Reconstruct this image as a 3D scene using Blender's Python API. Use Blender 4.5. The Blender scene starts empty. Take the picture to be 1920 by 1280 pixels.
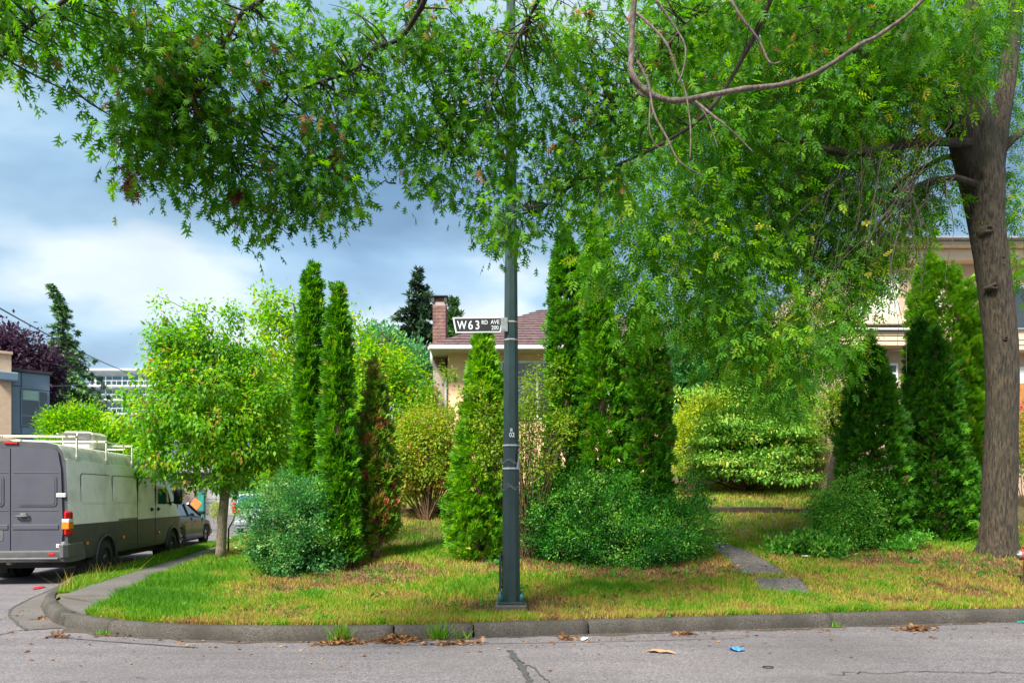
import bpy, math, random
import numpy as np
from mathutils import Vector, Matrix
random.seed(7)
rng = np.random.default_rng(7)
C = bpy.context.scene.collection
R = math.radians

# ------------------------------------------------------------------ camera
EYE = 1.6; FPX = 1350.0; HOR = 930.0
cam_d = bpy.data.cameras.new('camera'); cam = bpy.data.objects.new('camera', cam_d); C.objects.link(cam)
cam.location = (0, 0, EYE); cam.rotation_euler = (R(90), 0, 0)
cam_d.sensor_width = 36; cam_d.lens = FPX / 1920 * 36
cam_d.shift_y = (HOR - 640) / 1920
cam_d.clip_start = 0.1; cam_d.clip_end = 2000
bpy.context.scene.camera = cam

# ------------------------------------------------------------------ sky, sun, exposure
SUN_EL, SUN_AZ = 50, -146          # azimuth clockwise from +Y: light comes from the left and behind
world = bpy.data.worlds.new('World'); bpy.context.scene.world = world; world.use_nodes = True
def build_world():
    nt = world.node_tree; nt.nodes.clear(); N = nt.nodes.new; L = nt.links.new
    out = N('ShaderNodeOutputWorld'); bg = N('ShaderNodeBackground'); bg.inputs[1].default_value = 0.113
    sky = N('ShaderNodeTexSky'); sky.sky_type = 'NISHITA'; sky.sun_disc = False
    sky.sun_elevation = R(SUN_EL); sky.sun_rotation = R(SUN_AZ)
    tc = N('ShaderNodeTexCoord'); sep = N('ShaderNodeSeparateXYZ'); L(tc.outputs['Generated'], sep.inputs[0])
    add = N('ShaderNodeMath'); add.operation = 'ADD'; add.inputs[1].default_value = 0.30; L(sep.outputs[2], add.inputs[0])
    mx = N('ShaderNodeMath'); mx.operation = 'MAXIMUM'; mx.inputs[1].default_value = 0.12; L(add.outputs[0], mx.inputs[0])
    dx = N('ShaderNodeMath'); dx.operation = 'DIVIDE'; L(sep.outputs[0], dx.inputs[0]); L(mx.outputs[0], dx.inputs[1])
    dy = N('ShaderNodeMath'); dy.operation = 'DIVIDE'; L(sep.outputs[1], dy.inputs[0]); L(mx.outputs[0], dy.inputs[1])
    cmb = N('ShaderNodeCombineXYZ'); L(dx.outputs[0], cmb.inputs[0]); L(dy.outputs[0], cmb.inputs[1])
    mp = N('ShaderNodeMapping'); mp.inputs['Scale'].default_value = (1.1, 1.4, 1); mp.inputs['Location'].default_value = (2.2, 0.35, 0.4)
    L(cmb.outputs[0], mp.inputs[0])
    n1 = N('ShaderNodeTexNoise'); n1.inputs['Scale'].default_value = 0.95; n1.inputs['Detail'].default_value = 5; n1.inputs['Roughness'].default_value = 0.5
    n1.inputs['Distortion'].default_value = 0.15; L(mp.outputs[0], n1.inputs['Vector'])
    r1 = N('ShaderNodeValToRGB'); e = r1.color_ramp.elements
    e[0].position = 0.40; e[0].color = (0.72, 1.38, 2.2, 1)
    e[1].position = 0.60; e[1].color = (3.9, 4.35, 4.6, 1)
    m = e.new(0.46); m.color = (1.15, 2.0, 2.95, 1)
    m = e.new(0.53); m.color = (1.8, 2.8, 3.7, 1)
    L(n1.outputs['Fac'], r1.inputs[0])
    n2 = N('ShaderNodeTexNoise'); n2.inputs['Scale'].default_value = 3.0; n2.inputs['Detail'].default_value = 6; L(mp.outputs[0], n2.inputs['Vector'])
    r2 = N('ShaderNodeMapRange'); r2.inputs[1].default_value = 0.3; r2.inputs[2].default_value = 0.7; r2.inputs[3].default_value = 0.86; r2.inputs[4].default_value = 1.12
    L(n2.outputs['Fac'], r2.inputs[0])
    vm = N('ShaderNodeVectorMath'); vm.operation = 'SCALE'; L(r1.outputs[0], vm.inputs[0]); L(r2.outputs[0], vm.inputs['Scale'])
    # pale band of cloud low over the horizon, thinning upwards
    hz = N('ShaderNodeMapRange'); hz.inputs[1].default_value = 0.05; hz.inputs[2].default_value = 0.42; hz.inputs[3].default_value = 0.38; hz.inputs[4].default_value = 0.0
    L(sep.outputs[2], hz.inputs[0])
    mh = N('ShaderNodeMix'); mh.data_type = 'RGBA'; L(hz.outputs[0], mh.inputs[0]); L(vm.outputs[0], mh.inputs[6]); mh.inputs[7].default_value = (3.3, 3.9, 4.3, 1)
    mix = N('ShaderNodeMix'); mix.data_type = 'RGBA'; mix.inputs[0].default_value = 0.88
    L(sky.outputs[0], mix.inputs[6]); L(mh.outputs[2], mix.inputs[7])
    L(mix.outputs[2], bg.inputs[0]); L(bg.outputs[0], out.inputs[0])
build_world()
sl = bpy.data.lights.new('sun', 'SUN'); sun = bpy.data.objects.new('sun', sl); C.objects.link(sun)
sl.energy = 5.0; sl.angle = R(15); sl.color = (1.0, 0.95, 0.86)
sd = Vector((math.sin(R(SUN_AZ)) * math.cos(R(SUN_EL)), math.cos(R(SUN_AZ)) * math.cos(R(SUN_EL)), math.sin(R(SUN_EL))))
sun.rotation_euler = sd.to_track_quat('Z', 'Y').to_euler()
vs = bpy.context.scene.view_settings
bpy.context.scene.display_settings.display_device = 'sRGB'
vs.view_transform = 'Standard'; vs.look = 'None'; vs.gamma = 1; vs.exposure = 1.15; vs.use_curve_mapping = False
cy = bpy.context.scene.cycles
cy.max_bounces = 6; cy.diffuse_bounces = 3; cy.glossy_bounces = 2; cy.transmission_bounces = 4; cy.transparent_max_bounces = 6

# ------------------------------------------------------------------ helpers
def P(px, py, Y):
    return Vector(((px - 960) / FPX * Y, Y, EYE - (py - HOR) / FPX * Y))
def smooth(t):
    t = np.clip(t, 0, 1); return t * t * (3 - 2 * t)

def tag(o, label=None, cat=None, group=None, kind=None):
    if label: o['label'] = label
    if cat: o['category'] = cat
    if group: o['group'] = group
    if kind: o['kind'] = kind
    return o
def thing(name, label, cat, loc=(0, 0, 0), rz=0.0, group=None):
    o = bpy.data.objects.new(name, None); C.objects.link(o); o.empty_display_size = 0.2
    o.location = loc; o.rotation_euler = (0, 0, rz)
    return tag(o, label, cat, group)
def structure(name, loc=(0, 0, 0)):
    o = bpy.data.objects.new(name, None); C.objects.link(o); o.location = loc; o['kind'] = 'structure'; return o
def link(name, me, parent=None, m=None):
    if m is not None and not me.materials:
        for mm in (m if isinstance(m, (list, tuple)) else [m]): me.materials.append(mm)
    o = bpy.data.objects.new(name, me); C.objects.link(o)
    if parent is not None: o.parent = parent
    return o

class MB:
    def __init__(s): s.v = []; s.f = []; s.mi = []; s.cur = 0
    def add(s, vs_, fs):
        b = len(s.v); s.v += [tuple(v) for v in vs_]
        for f in fs: s.f.append(tuple(i + b for i in f)); s.mi.append(s.cur)
        return s
    def box(s, x0, x1, y0, y1, z0, z1, M=None, bev=0.0):
        if bev > 0:
            b = min(bev, abs(x1 - x0) * .45, abs(y1 - y0) * .45, abs(z1 - z0) * .45)
            pts = []
            for sx in (0, 1):
                for sy in (0, 1):
                    for sz in (0, 1):
                        X = x1 if sx else x0; Y = y1 if sy else y0; Z = z1 if sz else z0
                        dx = -b if sx else b; dy = -b if sy else b; dz = -b if sz else b
                        pts += [(X, Y + dy, Z + dz), (X + dx, Y, Z + dz), (X + dx, Y + dy, Z)]
            I = lambda sx, sy, sz, k: (sx * 4 + sy * 2 + sz) * 3 + k
            F = []
            for q in (0, 1):
                F.append([I(q, 0, 0, 0), I(q, 1, 0, 0), I(q, 1, 1, 0), I(q, 0, 1, 0)][::(1 if q else -1)])
                F.append([I(0, q, 0, 1), I(0, q, 1, 1), I(1, q, 1, 1), I(1, q, 0, 1)][::(1 if q else -1)])
                F.append([I(0, 0, q, 2), I(1, 0, q, 2), I(1, 1, q, 2), I(0, 1, q, 2)][::(1 if q else -1)])
            for a in (0, 1):
                for c in (0, 1):
                    F.append([I(a, c, 0, 0), I(a, c, 1, 0), I(a, c, 1, 1), I(a, c, 0, 1)])
                    F.append([I(a, 0, c, 0), I(a, 1, c, 0), I(a, 1, c, 2), I(a, 0, c, 2)])
                    F.append([I(0, a, c, 1), I(1, a, c, 1), I(1, a, c, 2), I(0, a, c, 2)])
                    for d in (0, 1): F.append([I(a, c, d, 0), I(a, c, d, 1), I(a, c, d, 2)])
            pts = [Vector(p) for p in pts]
            if M is not None: pts = [M @ p for p in pts]
            return s.add(pts, F)
        pts = [Vector(p) for p in ((x0, y0, z0), (x1, y0, z0), (x1, y1, z0), (x0, y1, z0), (x0, y0, z1), (x1, y0, z1), (x1, y1, z1), (x0, y1, z1))]
        if M is not None: pts = [M @ p for p in pts]
        return s.add(pts, [(0, 3, 2, 1), (4, 5, 6, 7), (0, 1, 5, 4), (1, 2, 6, 5), (2, 3, 7, 6), (3, 0, 4, 7)])
    def tube(s, pts, rad, n=8, caps=True, ph=0.0):
        pts = [Vector(p) for p in pts]
        if not isinstance(rad, (list, tuple)): rad = [rad] * len(pts)
        b = len(s.v); up = Vector((0, 0, 1)); prev = None
        for i, p in enumerate(pts):
            t = (pts[min(i + 1, len(pts) - 1)] - pts[max(i - 1, 0)])
            if t.length < 1e-9: t = Vector((0, 0, 1))
            t.normalize()
            if prev is None:
                a = t.cross(up if abs(t.z) < 0.9 else Vector((1, 0, 0))).normalized()
                if abs(t.z) >= 0.9: a = Vector((1, 0, 0)) - t * t.x; a.normalize()
            else:
                a = prev - t * prev.dot(t)
                a.normalize()
            prev = a; c = t.cross(a)
            for k in range(n):
                an = 2 * math.pi * k / n + ph
                s.v.append(tuple(p + (a * math.cos(an) + c * math.sin(an)) * rad[i]))
        for i in range(len(pts) - 1):
            for k in range(n):
                k2 = (k + 1) % n
                s.f.append((b + i * n + k, b + i * n + k2, b + (i + 1) * n + k2, b + (i + 1) * n + k)); s.mi.append(s.cur)
        if caps:
            s.f.append(tuple(b + k for k in range(n))[::-1]); s.mi.append(s.cur)
            s.f.append(tuple(b + (len(pts) - 1) * n + k for k in range(n))); s.mi.append(s.cur)
        return s
    def prism(s, poly, z0, z1, M=None):
        n = len(poly)
        pts = [Vector((x, y, z0)) for x, y in poly] + [Vector((x, y, z1)) for x, y in poly]
        if M is not None: pts = [M @ p for p in pts]
        return s.add(pts, [tuple(range(n))[::-1], tuple(range(n, 2 * n))] + [(i, (i + 1) % n, n + (i + 1) % n, n + i) for i in range(n)])
    def build(s, name, m, parent=None, shade=False):
        me = bpy.data.meshes.new(name); me.from_pydata(s.v, [], s.f)
        ms = m if isinstance(m, (list, tuple)) else [m]
        for mm in ms: me.materials.append(mm)
        if len(ms) > 1: me.polygons.foreach_set('material_index', s.mi)
        if shade: me.polygons.foreach_set('use_smooth', [True] * len(me.polygons))
        me.update()
        return link(name, me, parent)

def mesh_np(name, verts, tris, tone=None, mat_=None, parent=None, smooth_=False):
    me = bpy.data.meshes.new(name)
    nv, nt = len(verts), len(tris)
    me.vertices.add(nv); me.vertices.foreach_set('co', np.ascontiguousarray(verts, dtype=np.float32).ravel())
    me.loops.add(nt * 3); me.loops.foreach_set('vertex_index', np.ascontiguousarray(tris, dtype=np.int32).ravel())
    me.polygons.add(nt); me.polygons.foreach_set('loop_start', np.arange(0, nt * 3, 3, dtype=np.int32))
    if smooth_: me.polygons.foreach_set('use_smooth', np.ones(nt, dtype=bool))
    if tone is not None:
        a = me.attributes.new('tone', 'FLOAT', 'POINT'); a.data.foreach_set('value', np.ascontiguousarray(tone, dtype=np.float32))
    me.update(calc_edges=True)
    if mat_ is not None: me.materials.append(mat_)
    return link(name, me, parent)

def norm(a): return a / np.maximum(np.linalg.norm(a, axis=-1, keepdims=True), 1e-9)
def frames(fwd, nrm):
    f = norm(fwd); s_ = norm(np.cross(f, nrm)); n = np.cross(s_, f)
    return np.stack([s_, f, n], axis=-1)          # columns: side, forward, normal
def scatter(name, tv, tf, loc, Rm, scale, tone, mat_, parent=None):
    tv = np.asarray(tv, float); tf = np.asarray(tf, int); N = len(loc); k = len(tv)
    v = np.einsum('nij,kj->nki', Rm, tv) * np.asarray(scale).reshape(N, 1, 1) + loc[:, None, :]
    t = tf[None] + (np.arange(N) * k)[:, None, None]
    return mesh_np(name, v.reshape(-1, 3), t.reshape(-1, 3), np.repeat(tone, k), mat_, parent)

def wob(p, seed, f=1.0, n=7):
    r = np.random.default_rng(seed); out = 0
    for i in range(n):
        k = r.normal(size=p.shape[-1]) * f * (1 + i * 0.45); out = out + np.sin(p @ k + r.uniform(0, 6.28)) / (1 + i * 0.25)
    return out / 2.6

# leaf shapes, length 1 along +y
LEAF = (np.array([(0, 0, 0), (.24, .42, .07), (0, .5, 0), (-.24, .42, .07), (0, 1, -.08)]), [(0, 1, 2), (0, 2, 3), (1, 4, 2), (2, 4, 3)])
LEAF2 = (np.array([(0, 0, 0), (.25, .45, .05), (0, 1, -.06), (-.25, .45, .05)]), [(0, 1, 2), (0, 2, 3)])
def oak_leaf():
    v = [(.02, 0, 0), (-.02, 0, 0), (.05, .4, .01), (-.05, .4, .01), (.045, .75, 0), (-.045, .75, 0), (0, 1.0, -.07)]
    f = [(0, 2, 1), (1, 2, 3), (2, 4, 3), (3, 4, 5), (4, 6, 5)]
    for sg in (1, -1):
        for y0, y1, tx, ty in ((.16, .38, .34, .46), (.42, .64, .43, .74), (.66, .84, .26, .98)):
            b = len(v); v += [(sg * .03, y0, 0), (sg * .03, y1, 0), (sg * tx, ty, .05 - tx * .28)]; f += [(b, b + 2, b + 1)]
    return np.array(v, float), f
OAK = oak_leaf()
def compound():
    v = []; f = []
    for y, s_ in ((.3, 1), (.3, -1), (.52, 1), (.52, -1), (.74, 1), (.74, -1), (.9, 0)):
        b = len(v); L_ = .36 if s_ else .38; ax = np.array((s_ * .8, .55 if s_ else 1.0, -.22)); ax = ax / np.linalg.norm(ax) * L_
        pr = np.array((-ax[1], ax[0], 0)); pr = pr / np.linalg.norm(pr) * .07; o = np.array((0, y, 0))
        v += [o, o + ax * .45 + pr, o + ax, o + ax * .45 - pr]; f += [(b, b + 1, b + 2), (b, b + 2, b + 3)]
    b = len(v); v += [np.array((.008, 0, 0)), np.array((-.008, 0, 0)), np.array((0, .9, 0))]; f += [(b, b + 1, b + 2)]
    return np.array(v), f
COMP = compound()
def spray():
    v = []; f = []
    for an, L_, st in ((0, 1.0, 0), (32, .8, .15), (-34, .8, .2), (66, .62, .0), (-62, .6, .0)):
        b = len(v); a = R(an); ax = np.array((math.sin(a), math.cos(a), 0)) * L_; pr = np.array((math.cos(a), -math.sin(a), 0)) * .12; o = np.array((0, st * .5, 0))
        cz = .16 * (1 if an >= 0 else -.6)
        v += [o, o + ax * .55 + pr + np.array((0, 0, cz * .6)), o + ax * .9 + np.array((0, 0, cz * 1.6)), o + ax * .5 - pr + np.array((0, 0, cz * .3))]
        f += [(b, b + 1, b + 2), (b, b + 2, b + 3)]
    return np.array(v), f
SPRAY = spray()

# ------------------------------------------------------------------ materials
def newmat(name):
    m = bpy.data.materials.new(name); m.use_nodes = True; nt = m.node_tree
    return m, nt, nt.nodes['Principled BSDF'], nt.nodes.new, nt.links.new
def plain(name, col, rough=.6, metal=0, var=.12, scale=6.0, bump=0.0, bscale=60, spec=None, coat=0, dirt=None, dscale=2.0, damt=.5):
    m, nt, B, N, L = newmat(name)
    tc = N('ShaderNodeTexCoord'); n = N('ShaderNodeTexNoise'); n.inputs['Scale'].default_value = scale; n.inputs['Detail'].default_value = 6
    L(tc.outputs['Object'], n.inputs['Vector'])
    r = N('ShaderNodeValToRGB'); e = r.color_ramp.elements
    e[0].position = .3; e[1].position = .7
    e[0].color = tuple(c * (1 - var) for c in col) + (1,); e[1].color = tuple(min(1, c * (1 + var)) for c in col) + (1,)
    L(n.outputs['Fac'], r.inputs[0]); src = r.outputs[0]
    if dirt is not None:
        n2 = N('ShaderNodeTexNoise'); n2.inputs['Scale'].default_value = dscale; n2.inputs['Detail'].default_value = 8; n2.inputs['Roughness'].default_value = .65
        L(tc.outputs['Object'], n2.inputs['Vector'])
        mr = N('ShaderNodeMapRange'); mr.inputs[1].default_value = .45; mr.inputs[2].default_value = .72; mr.inputs[3].default_value = 0; mr.inputs[4].default_value = damt
        L(n2.outputs['Fac'], mr.inputs[0])
        mx = N('ShaderNodeMix'); mx.data_type = 'RGBA'; L(mr.outputs[0], mx.inputs[0]); L(src, mx.inputs[6]); mx.inputs[7].default_value = tuple(dirt) + (1,)
        src = mx.outputs[2]
    L(src, B.inputs['Base Color'])
    B.inputs['Roughness'].default_value = rough; B.inputs['Metallic'].default_value = metal
    if spec is not None: B.inputs['Specular IOR Level'].default_value = spec
    if coat: B.inputs['Coat Weight'].default_value = coat; B.inputs['Coat Roughness'].default_value = .08
    if bump:
        nb = N('ShaderNodeTexNoise'); nb.inputs['Scale'].default_value = bscale; nb.inputs['Detail'].default_value = 5; L(tc.outputs['Object'], nb.inputs['Vector'])
        bp = N('ShaderNodeBump'); bp.inputs['Strength'].default_value = bump; bp.inputs['Distance'].default_value = .01
        L(nb.outputs['Fac'], bp.inputs['Height']); L(bp.outputs[0], B.inputs['Normal'])
    return m
def leafmat(name, stops, trans=.4, rough=.5):
    m, nt, B, N, L = newmat(name)
    at = N('ShaderNodeAttribute'); at.attribute_name = 'tone'
    r = N('ShaderNodeValToRGB'); e = r.color_ramp.elements
    e[0].position = stops[0][0]; e[0].color = tuple(stops[0][1]) + (1,)
    e[1].position = stops[-1][0]; e[1].color = tuple(stops[-1][1]) + (1,)
    for p, c in stops[1:-1]: q = e.new(p); q.color = tuple(c) + (1,)
    L(at.outputs['Fac'], r.inputs[0]); L(r.outputs[0], B.inputs['Base Color'])
    B.inputs['Roughness'].default_value = rough; B.inputs['Specular IOR Level'].default_value = .22
    if trans > 0:
        tr = N('ShaderNodeBsdfTranslucent'); hs = N('ShaderNodeHueSaturation'); hs.inputs['Hue'].default_value = .49; hs.inputs['Value'].default_value = 1.9; hs.inputs['Saturation'].default_value = 1.05
        L(r.outputs[0], hs.inputs['Color']); L(hs.outputs[0], tr.inputs[0])
        mx = N('ShaderNodeMixShader'); mx.inputs[0].default_value = trans
        L(B.outputs[0], mx.inputs[1]); L(tr.outputs[0], mx.inputs[2]); L(mx.outputs[0], nt.nodes['Material Output'].inputs[0])
    return m
def bark(name, c0, c1, sc=8, stretch=.25, bump=.8, moss=None):
    m, nt, B, N, L = newmat(name)
    tc = N('ShaderNodeTexCoord'); mp = N('ShaderNodeMapping'); mp.inputs['Scale'].default_value = (1, 1, stretch); L(tc.outputs['Object'], mp.inputs[0])
    n = N('ShaderNodeTexNoise'); n.inputs['Scale'].default_value = sc * 4; n.inputs['Detail'].default_value = 8; n.inputs['Roughness'].default_value = .7; L(mp.outputs[0], n.inputs['Vector'])
    r = N('ShaderNodeValToRGB'); r.color_ramp.elements[0].position = .41; r.color_ramp.elements[1].position = .60
    r.color_ramp.elements[0].color = tuple(c0) + (1,); r.color_ramp.elements[1].color = tuple(c1) + (1,); L(n.outputs['Fac'], r.inputs[0])
    n2 = N('ShaderNodeTexNoise'); n2.inputs['Scale'].default_value = 2.2; n2.inputs['Detail'].default_value = 6; L(tc.outputs['Object'], n2.inputs['Vector'])
    mr = N('ShaderNodeMapRange'); mr.inputs[1].default_value = .5; mr.inputs[2].default_value = .66; L(n2.outputs['Fac'], mr.inputs[0]); mr.inputs[4].default_value = .75
    mx = N('ShaderNodeMix'); mx.data_type = 'RGBA'; L(mr.outputs[0], mx.inputs[0]); L(r.outputs[0], mx.inputs[6]); mx.inputs[7].default_value = tuple(moss or [c * .35 for c in c0]) + (1,)
    L(mx.outputs[2], B.inputs['Base Color']); B.inputs['Roughness'].default_value = .9
    bp = N('ShaderNodeBump'); bp.inputs['Strength'].default_value = bump; bp.inputs['Distance'].default_value = .05; L(n.outputs['Fac'], bp.inputs['Height']); L(bp.outputs[0], B.inputs['Normal'])
    return m
def aggregate(name, cols, sc=140, bump=.5, patch=None, pscale=.6, pamt=.5, streak=0):
    m, nt, B, N, L = newmat(name)
    tc = N('ShaderNodeTexCoord'); vo = N('ShaderNodeTexVoronoi'); vo.inputs['Scale'].default_value = sc; L(tc.outputs['Object'], vo.inputs['Vector'])
    sp = N('ShaderNodeSeparateColor'); L(vo.outputs['Color'], sp.inputs[0])
    r = N('ShaderNodeValToRGB'); e = r.color_ramp.elements; e[0].position = 0; e[0].color = cols[0] + (1,); e[1].position = 1; e[1].color = cols[-1] + (1,)
    for i, c in enumerate(cols[1:-1]): q = e.new((i + 1) / (len(cols) - 1)); q.color = c + (1,)
    L(sp.outputs[0], r.inputs[0])
    n = N('ShaderNodeTexNoise'); n.inputs['Scale'].default_value = pscale; n.inputs['Detail'].default_value = 9; n.inputs['Roughness'].default_value = .62; L(tc.outputs['Object'], n.inputs['Vector'])
    mr = N('ShaderNodeMapRange'); mr.inputs[1].default_value = .38; mr.inputs[2].default_value = .68; mr.inputs[4].default_value = pamt; L(n.outputs['Fac'], mr.inputs[0])
    mx = N('ShaderNodeMix'); mx.data_type = 'RGBA'; L(mr.outputs[0], mx.inputs[0]); L(r.outputs[0], mx.inputs[6]); mx.inputs[7].default_value = tuple(patch or cols[0]) + (1,)
    src = mx.outputs[2]
    if streak:
        mp = N('ShaderNodeMapping'); mp.inputs['Scale'].default_value = (.22, 2.2, 1); mp.inputs['Rotation'].default_value = (0, 0, -.13); L(tc.outputs['Object'], mp.inputs[0])
        ns = N('ShaderNodeTexNoise'); ns.inputs['Scale'].default_value = 1.0; ns.inputs['Detail'].default_value = 7; ns.inputs['Roughness'].default_value = .6; L(mp.outputs[0], ns.inputs['Vector'])
        ms = N('ShaderNodeMapRange'); ms.inputs[1].default_value = .3; ms.inputs[2].default_value = .7; ms.inputs[3].default_value = 1 - streak; ms.inputs[4].default_value = 1 + streak * .8; L(ns.outputs['Fac'], ms.inputs[0])
        n3 = N('ShaderNodeTexNoise'); n3.inputs['Scale'].default_value = 3.2; n3.inputs['Detail'].default_value = 10; n3.inputs['Roughness'].default_value = .7; L(tc.outputs['Object'], n3.inputs['Vector'])
        m3 = N('ShaderNodeMapRange'); m3.inputs[1].default_value = .57; m3.inputs[2].default_value = .70; m3.inputs[3].default_value = 1; m3.inputs[4].default_value = .72; L(n3.outputs['Fac'], m3.inputs[0])
        mm_ = N('ShaderNodeMath'); mm_.operation = 'MULTIPLY'; L(ms.outputs[0], mm_.inputs[0]); L(m3.outputs[0], mm_.inputs[1])
        sc_ = N('ShaderNodeVectorMath'); sc_.operation = 'SCALE'; L(src, sc_.inputs[0]); L(mm_.outputs[0], sc_.inputs['Scale']); src = sc_.outputs[0]
    L(src, B.inputs['Base Color']); B.inputs['Roughness'].default_value = .9
    bp = N('ShaderNodeBump'); bp.inputs['Strength'].default_value = bump; bp.inputs['Distance'].default_value = .006; L(vo.outputs['Distance'], bp.inputs['Height']); L(bp.outputs[0], B.inputs['Normal'])
    return m
def glass(name, col=(.02, .03, .035), rough=.05):
    m, nt, B, N, L = newmat(name); B.inputs['Base Color'].default_value = tuple(col) + (1,); B.inputs['Roughness'].default_value = rough; B.inputs['Specular IOR Level'].default_value = .9
    return m

M = {}
M['asphalt'] = aggregate('asphalt', [(.075, .067, .070), (.115, .102, .107), (.150, .135, .141), (.22, .198, .207)], 85, .45, (.088, .076, .078), .5, .6, .22)
M['tar'] = plain('tar', (.055, .052, .054), .7, var=.3, scale=30, bump=.3)
M['kerb'] = aggregate('kerb_concrete', [(.028, .024, .019), (.060, .052, .043), (.105, .094, .080)], 120, .5, (.026, .022, .016), 1.6, .85)
M['grime'] = aggregate('gutter_grime', [(.03, .022, .016), (.07, .055, .042), (.11, .09, .07)], 60, .5, (.045, .03, .018), 3, .7)
M['walk'] = aggregate('walk_concrete', [(.07, .062, .056), (.11, .098, .089), (.155, .14, .127)], 160, .3, (.058, .050, .042), 1.1, .7)
M['pebble'] = aggregate('pebble_concrete', [(.035, .030, .028), (.075, .065, .060), (.20, .18, .165)], 55, .7, (.06, .05, .042), 2, .5)
M['soil'] = plain('lawn_soil', (.115, .085, .035), .95, var=.45, scale=9, bump=.6, bscale=40, dirt=(.06, .09, .02), dscale=1.2, damt=.8)
M['far_ground'] = plain('far_ground', (.07, .10, .03), .95, var=.3, scale=.4)
M['grass'] = leafmat('grass_blades', [(0, (.05, .17, .008)), (.3, (.10, .26, .010)), (.5, (.22, .31, .018)), (.66, (.36, .29, .05)), (.84, (.33, .20, .08)), (1, (.15, .08, .035))], .3, .6)
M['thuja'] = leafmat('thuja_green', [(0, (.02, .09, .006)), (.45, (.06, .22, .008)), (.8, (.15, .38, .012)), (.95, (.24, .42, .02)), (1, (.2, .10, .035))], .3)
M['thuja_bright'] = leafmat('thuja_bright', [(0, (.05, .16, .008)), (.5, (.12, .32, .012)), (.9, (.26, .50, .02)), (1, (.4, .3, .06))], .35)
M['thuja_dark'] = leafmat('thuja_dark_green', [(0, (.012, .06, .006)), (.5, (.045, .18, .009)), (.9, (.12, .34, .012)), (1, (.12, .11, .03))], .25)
M['thuja_sick'] = leafmat('thuja_sick', [(0, (.05, .13, .01)), (.45, (.12, .26, .015)), (.58, (.2, .28, .03)), (.66, (.30, .12, .05)), (1, (.40, .13, .06))], .25)
M['box'] = leafmat('boxwood_leaf', [(0, (.008, .06, .010)), (.5, (.024, .15, .016)), (.85, (.085, .33, .03)), (1, (.22, .42, .06))], .35, .38)
M['box_l'] = leafmat('privet_leaf', [(0, (.018, .10, .030)), (.5, (.05, .21, .045)), (.85, (.13, .34, .075)), (1, (.22, .34, .10))], .3, .45)
M['lime'] = leafmat('lime_leaf', [(0, (.045, .17, .006)), (.4, (.10, .30, .008)), (.75, (.20, .40, .010)), (.93, (.33, .40, .02)), (1, (.40, .24, .05))], .5)
M['yellow'] = leafmat('yellow_leaf', [(0, (.09, .19, .012)), (.5, (.22, .33, .018)), (.8, (.38, .38, .03)), (.92, (.42, .22, .06)), (1, (.45, .10, .09))], .4)
M['golden'] = leafmat('golden_leaf', [(0, (.16, .30, .012)), (.6, (.30, .38, .015)), (1, (.50, .46, .02))], .4)
M['dogwood'] = leafmat('dogwood_leaf', [(0, (.045, .16, .02)), (.5, (.11, .30, .03)), (.85, (.26, .46, .08)), (1, (.42, .48, .08))], .35)
M['ash'] = leafmat('ash_leaf', [(0, (.020, .095, .005)), (.5, (.060, .205, .007)), (.85, (.16, .34, .010)), (.97, (.25, .40, .02)), (1, (.4, .38, .04))], .5, .65)
M['oak'] = leafmat('oak_leaf', [(0, (.016, .08, .005)), (.5, (.044, .17, .006)), (.85, (.12, .29, .010)), (.975, (.20, .27, .03)), (1, (.26, .13, .04))], .52, .55)
M['fern'] = leafmat('sumac_leaf', [(0, (.03, .12, .03)), (.6, (.06, .22, .05)), (1, (.12, .3, .06))], .35)
M['conifer'] = leafmat('conifer_needle', [(0, (.018, .045, .025)), (.6, (.04, .085, .04)), (1, (.08, .14, .05))], .1)
M['cedar'] = leafmat('cedar_needle', [(0, (.03, .09, .03)), (.6, (.08, .19, .05)), (1, (.17, .30, .08))], .1)
M['bluegreen'] = leafmat('bluegreen_leaf', [(0, (.05, .17, .07)), (.6, (.10, .30, .10)), (1, (.2, .42, .14))], .3)
M['plum'] = leafmat('plum_leaf', [(0, (.03, .015, .03)), (.6, (.06, .03, .055)), (1, (.12, .07, .10))], .3)
M['dead_leaf'] = leafmat('dead_leaf', [(0, (.07, .03, .015)), (.5, (.19, .085, .03)), (1, (.36, .2, .08))], .1, .8)
M['rose'] = leafmat('rose_petal', [(0, (.6, .06, .12)), (1, (.8, .25, .3))], .3)
M['bark'] = bark('ash_bark', (.012, .010, .006), (.092, .068, .042), 9, .16, 1.0, (.030, .028, .016))
M['bark_pale'] = bark('young_bark', (.12, .10, .06), (.24, .21, .14), 8, .4, .4, (.10, .10, .05))
M['twig'] = bark('twig_bark', (.022, .016, .012), (.075, .055, .04), 10, .5, .3)
M['twig_dead'] = bark('dead_branch_bark', (.075, .058, .048), (.20, .155, .13), 10, .5, .5, (.10, .065, .05))
M['twig_brown'] = bark('brown_twig', (.07, .04, .02), (.2, .12, .06), 10, .5, .3)
M['pole'] = plain('pole_green_paint', (.016, .038, .037), .42, var=.22, scale=5, bump=.12, bscale=140, dirt=(.032, .052, .052), dscale=3, damt=.7)
M['pole_cap'] = plain('bolt_cap_green', (.02, .13, .13), .4)
M['steel'] = plain('galvanised_steel', (.45, .46, .47), .4, metal=.8, var=.2, scale=20)
M['band'] = plain('clamp_band', (.42, .40, .36), .5, metal=.4)
M['black'] = plain('sign_black', (.014, .016, .018), .45, var=.2)
M['white'] = plain('white_paint', (.72, .73, .72), .5, var=.05)
M['signwhite'] = plain('sign_white', (.62, .66, .68), .45, var=.04, scale=30)
M['rubber'] = plain('rubber', (.018, .018, .019), .8, var=.3, scale=30)
M['darkmetal'] = plain('dark_underbody', (.015, .014, .013), .8, var=.4, scale=12)
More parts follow.
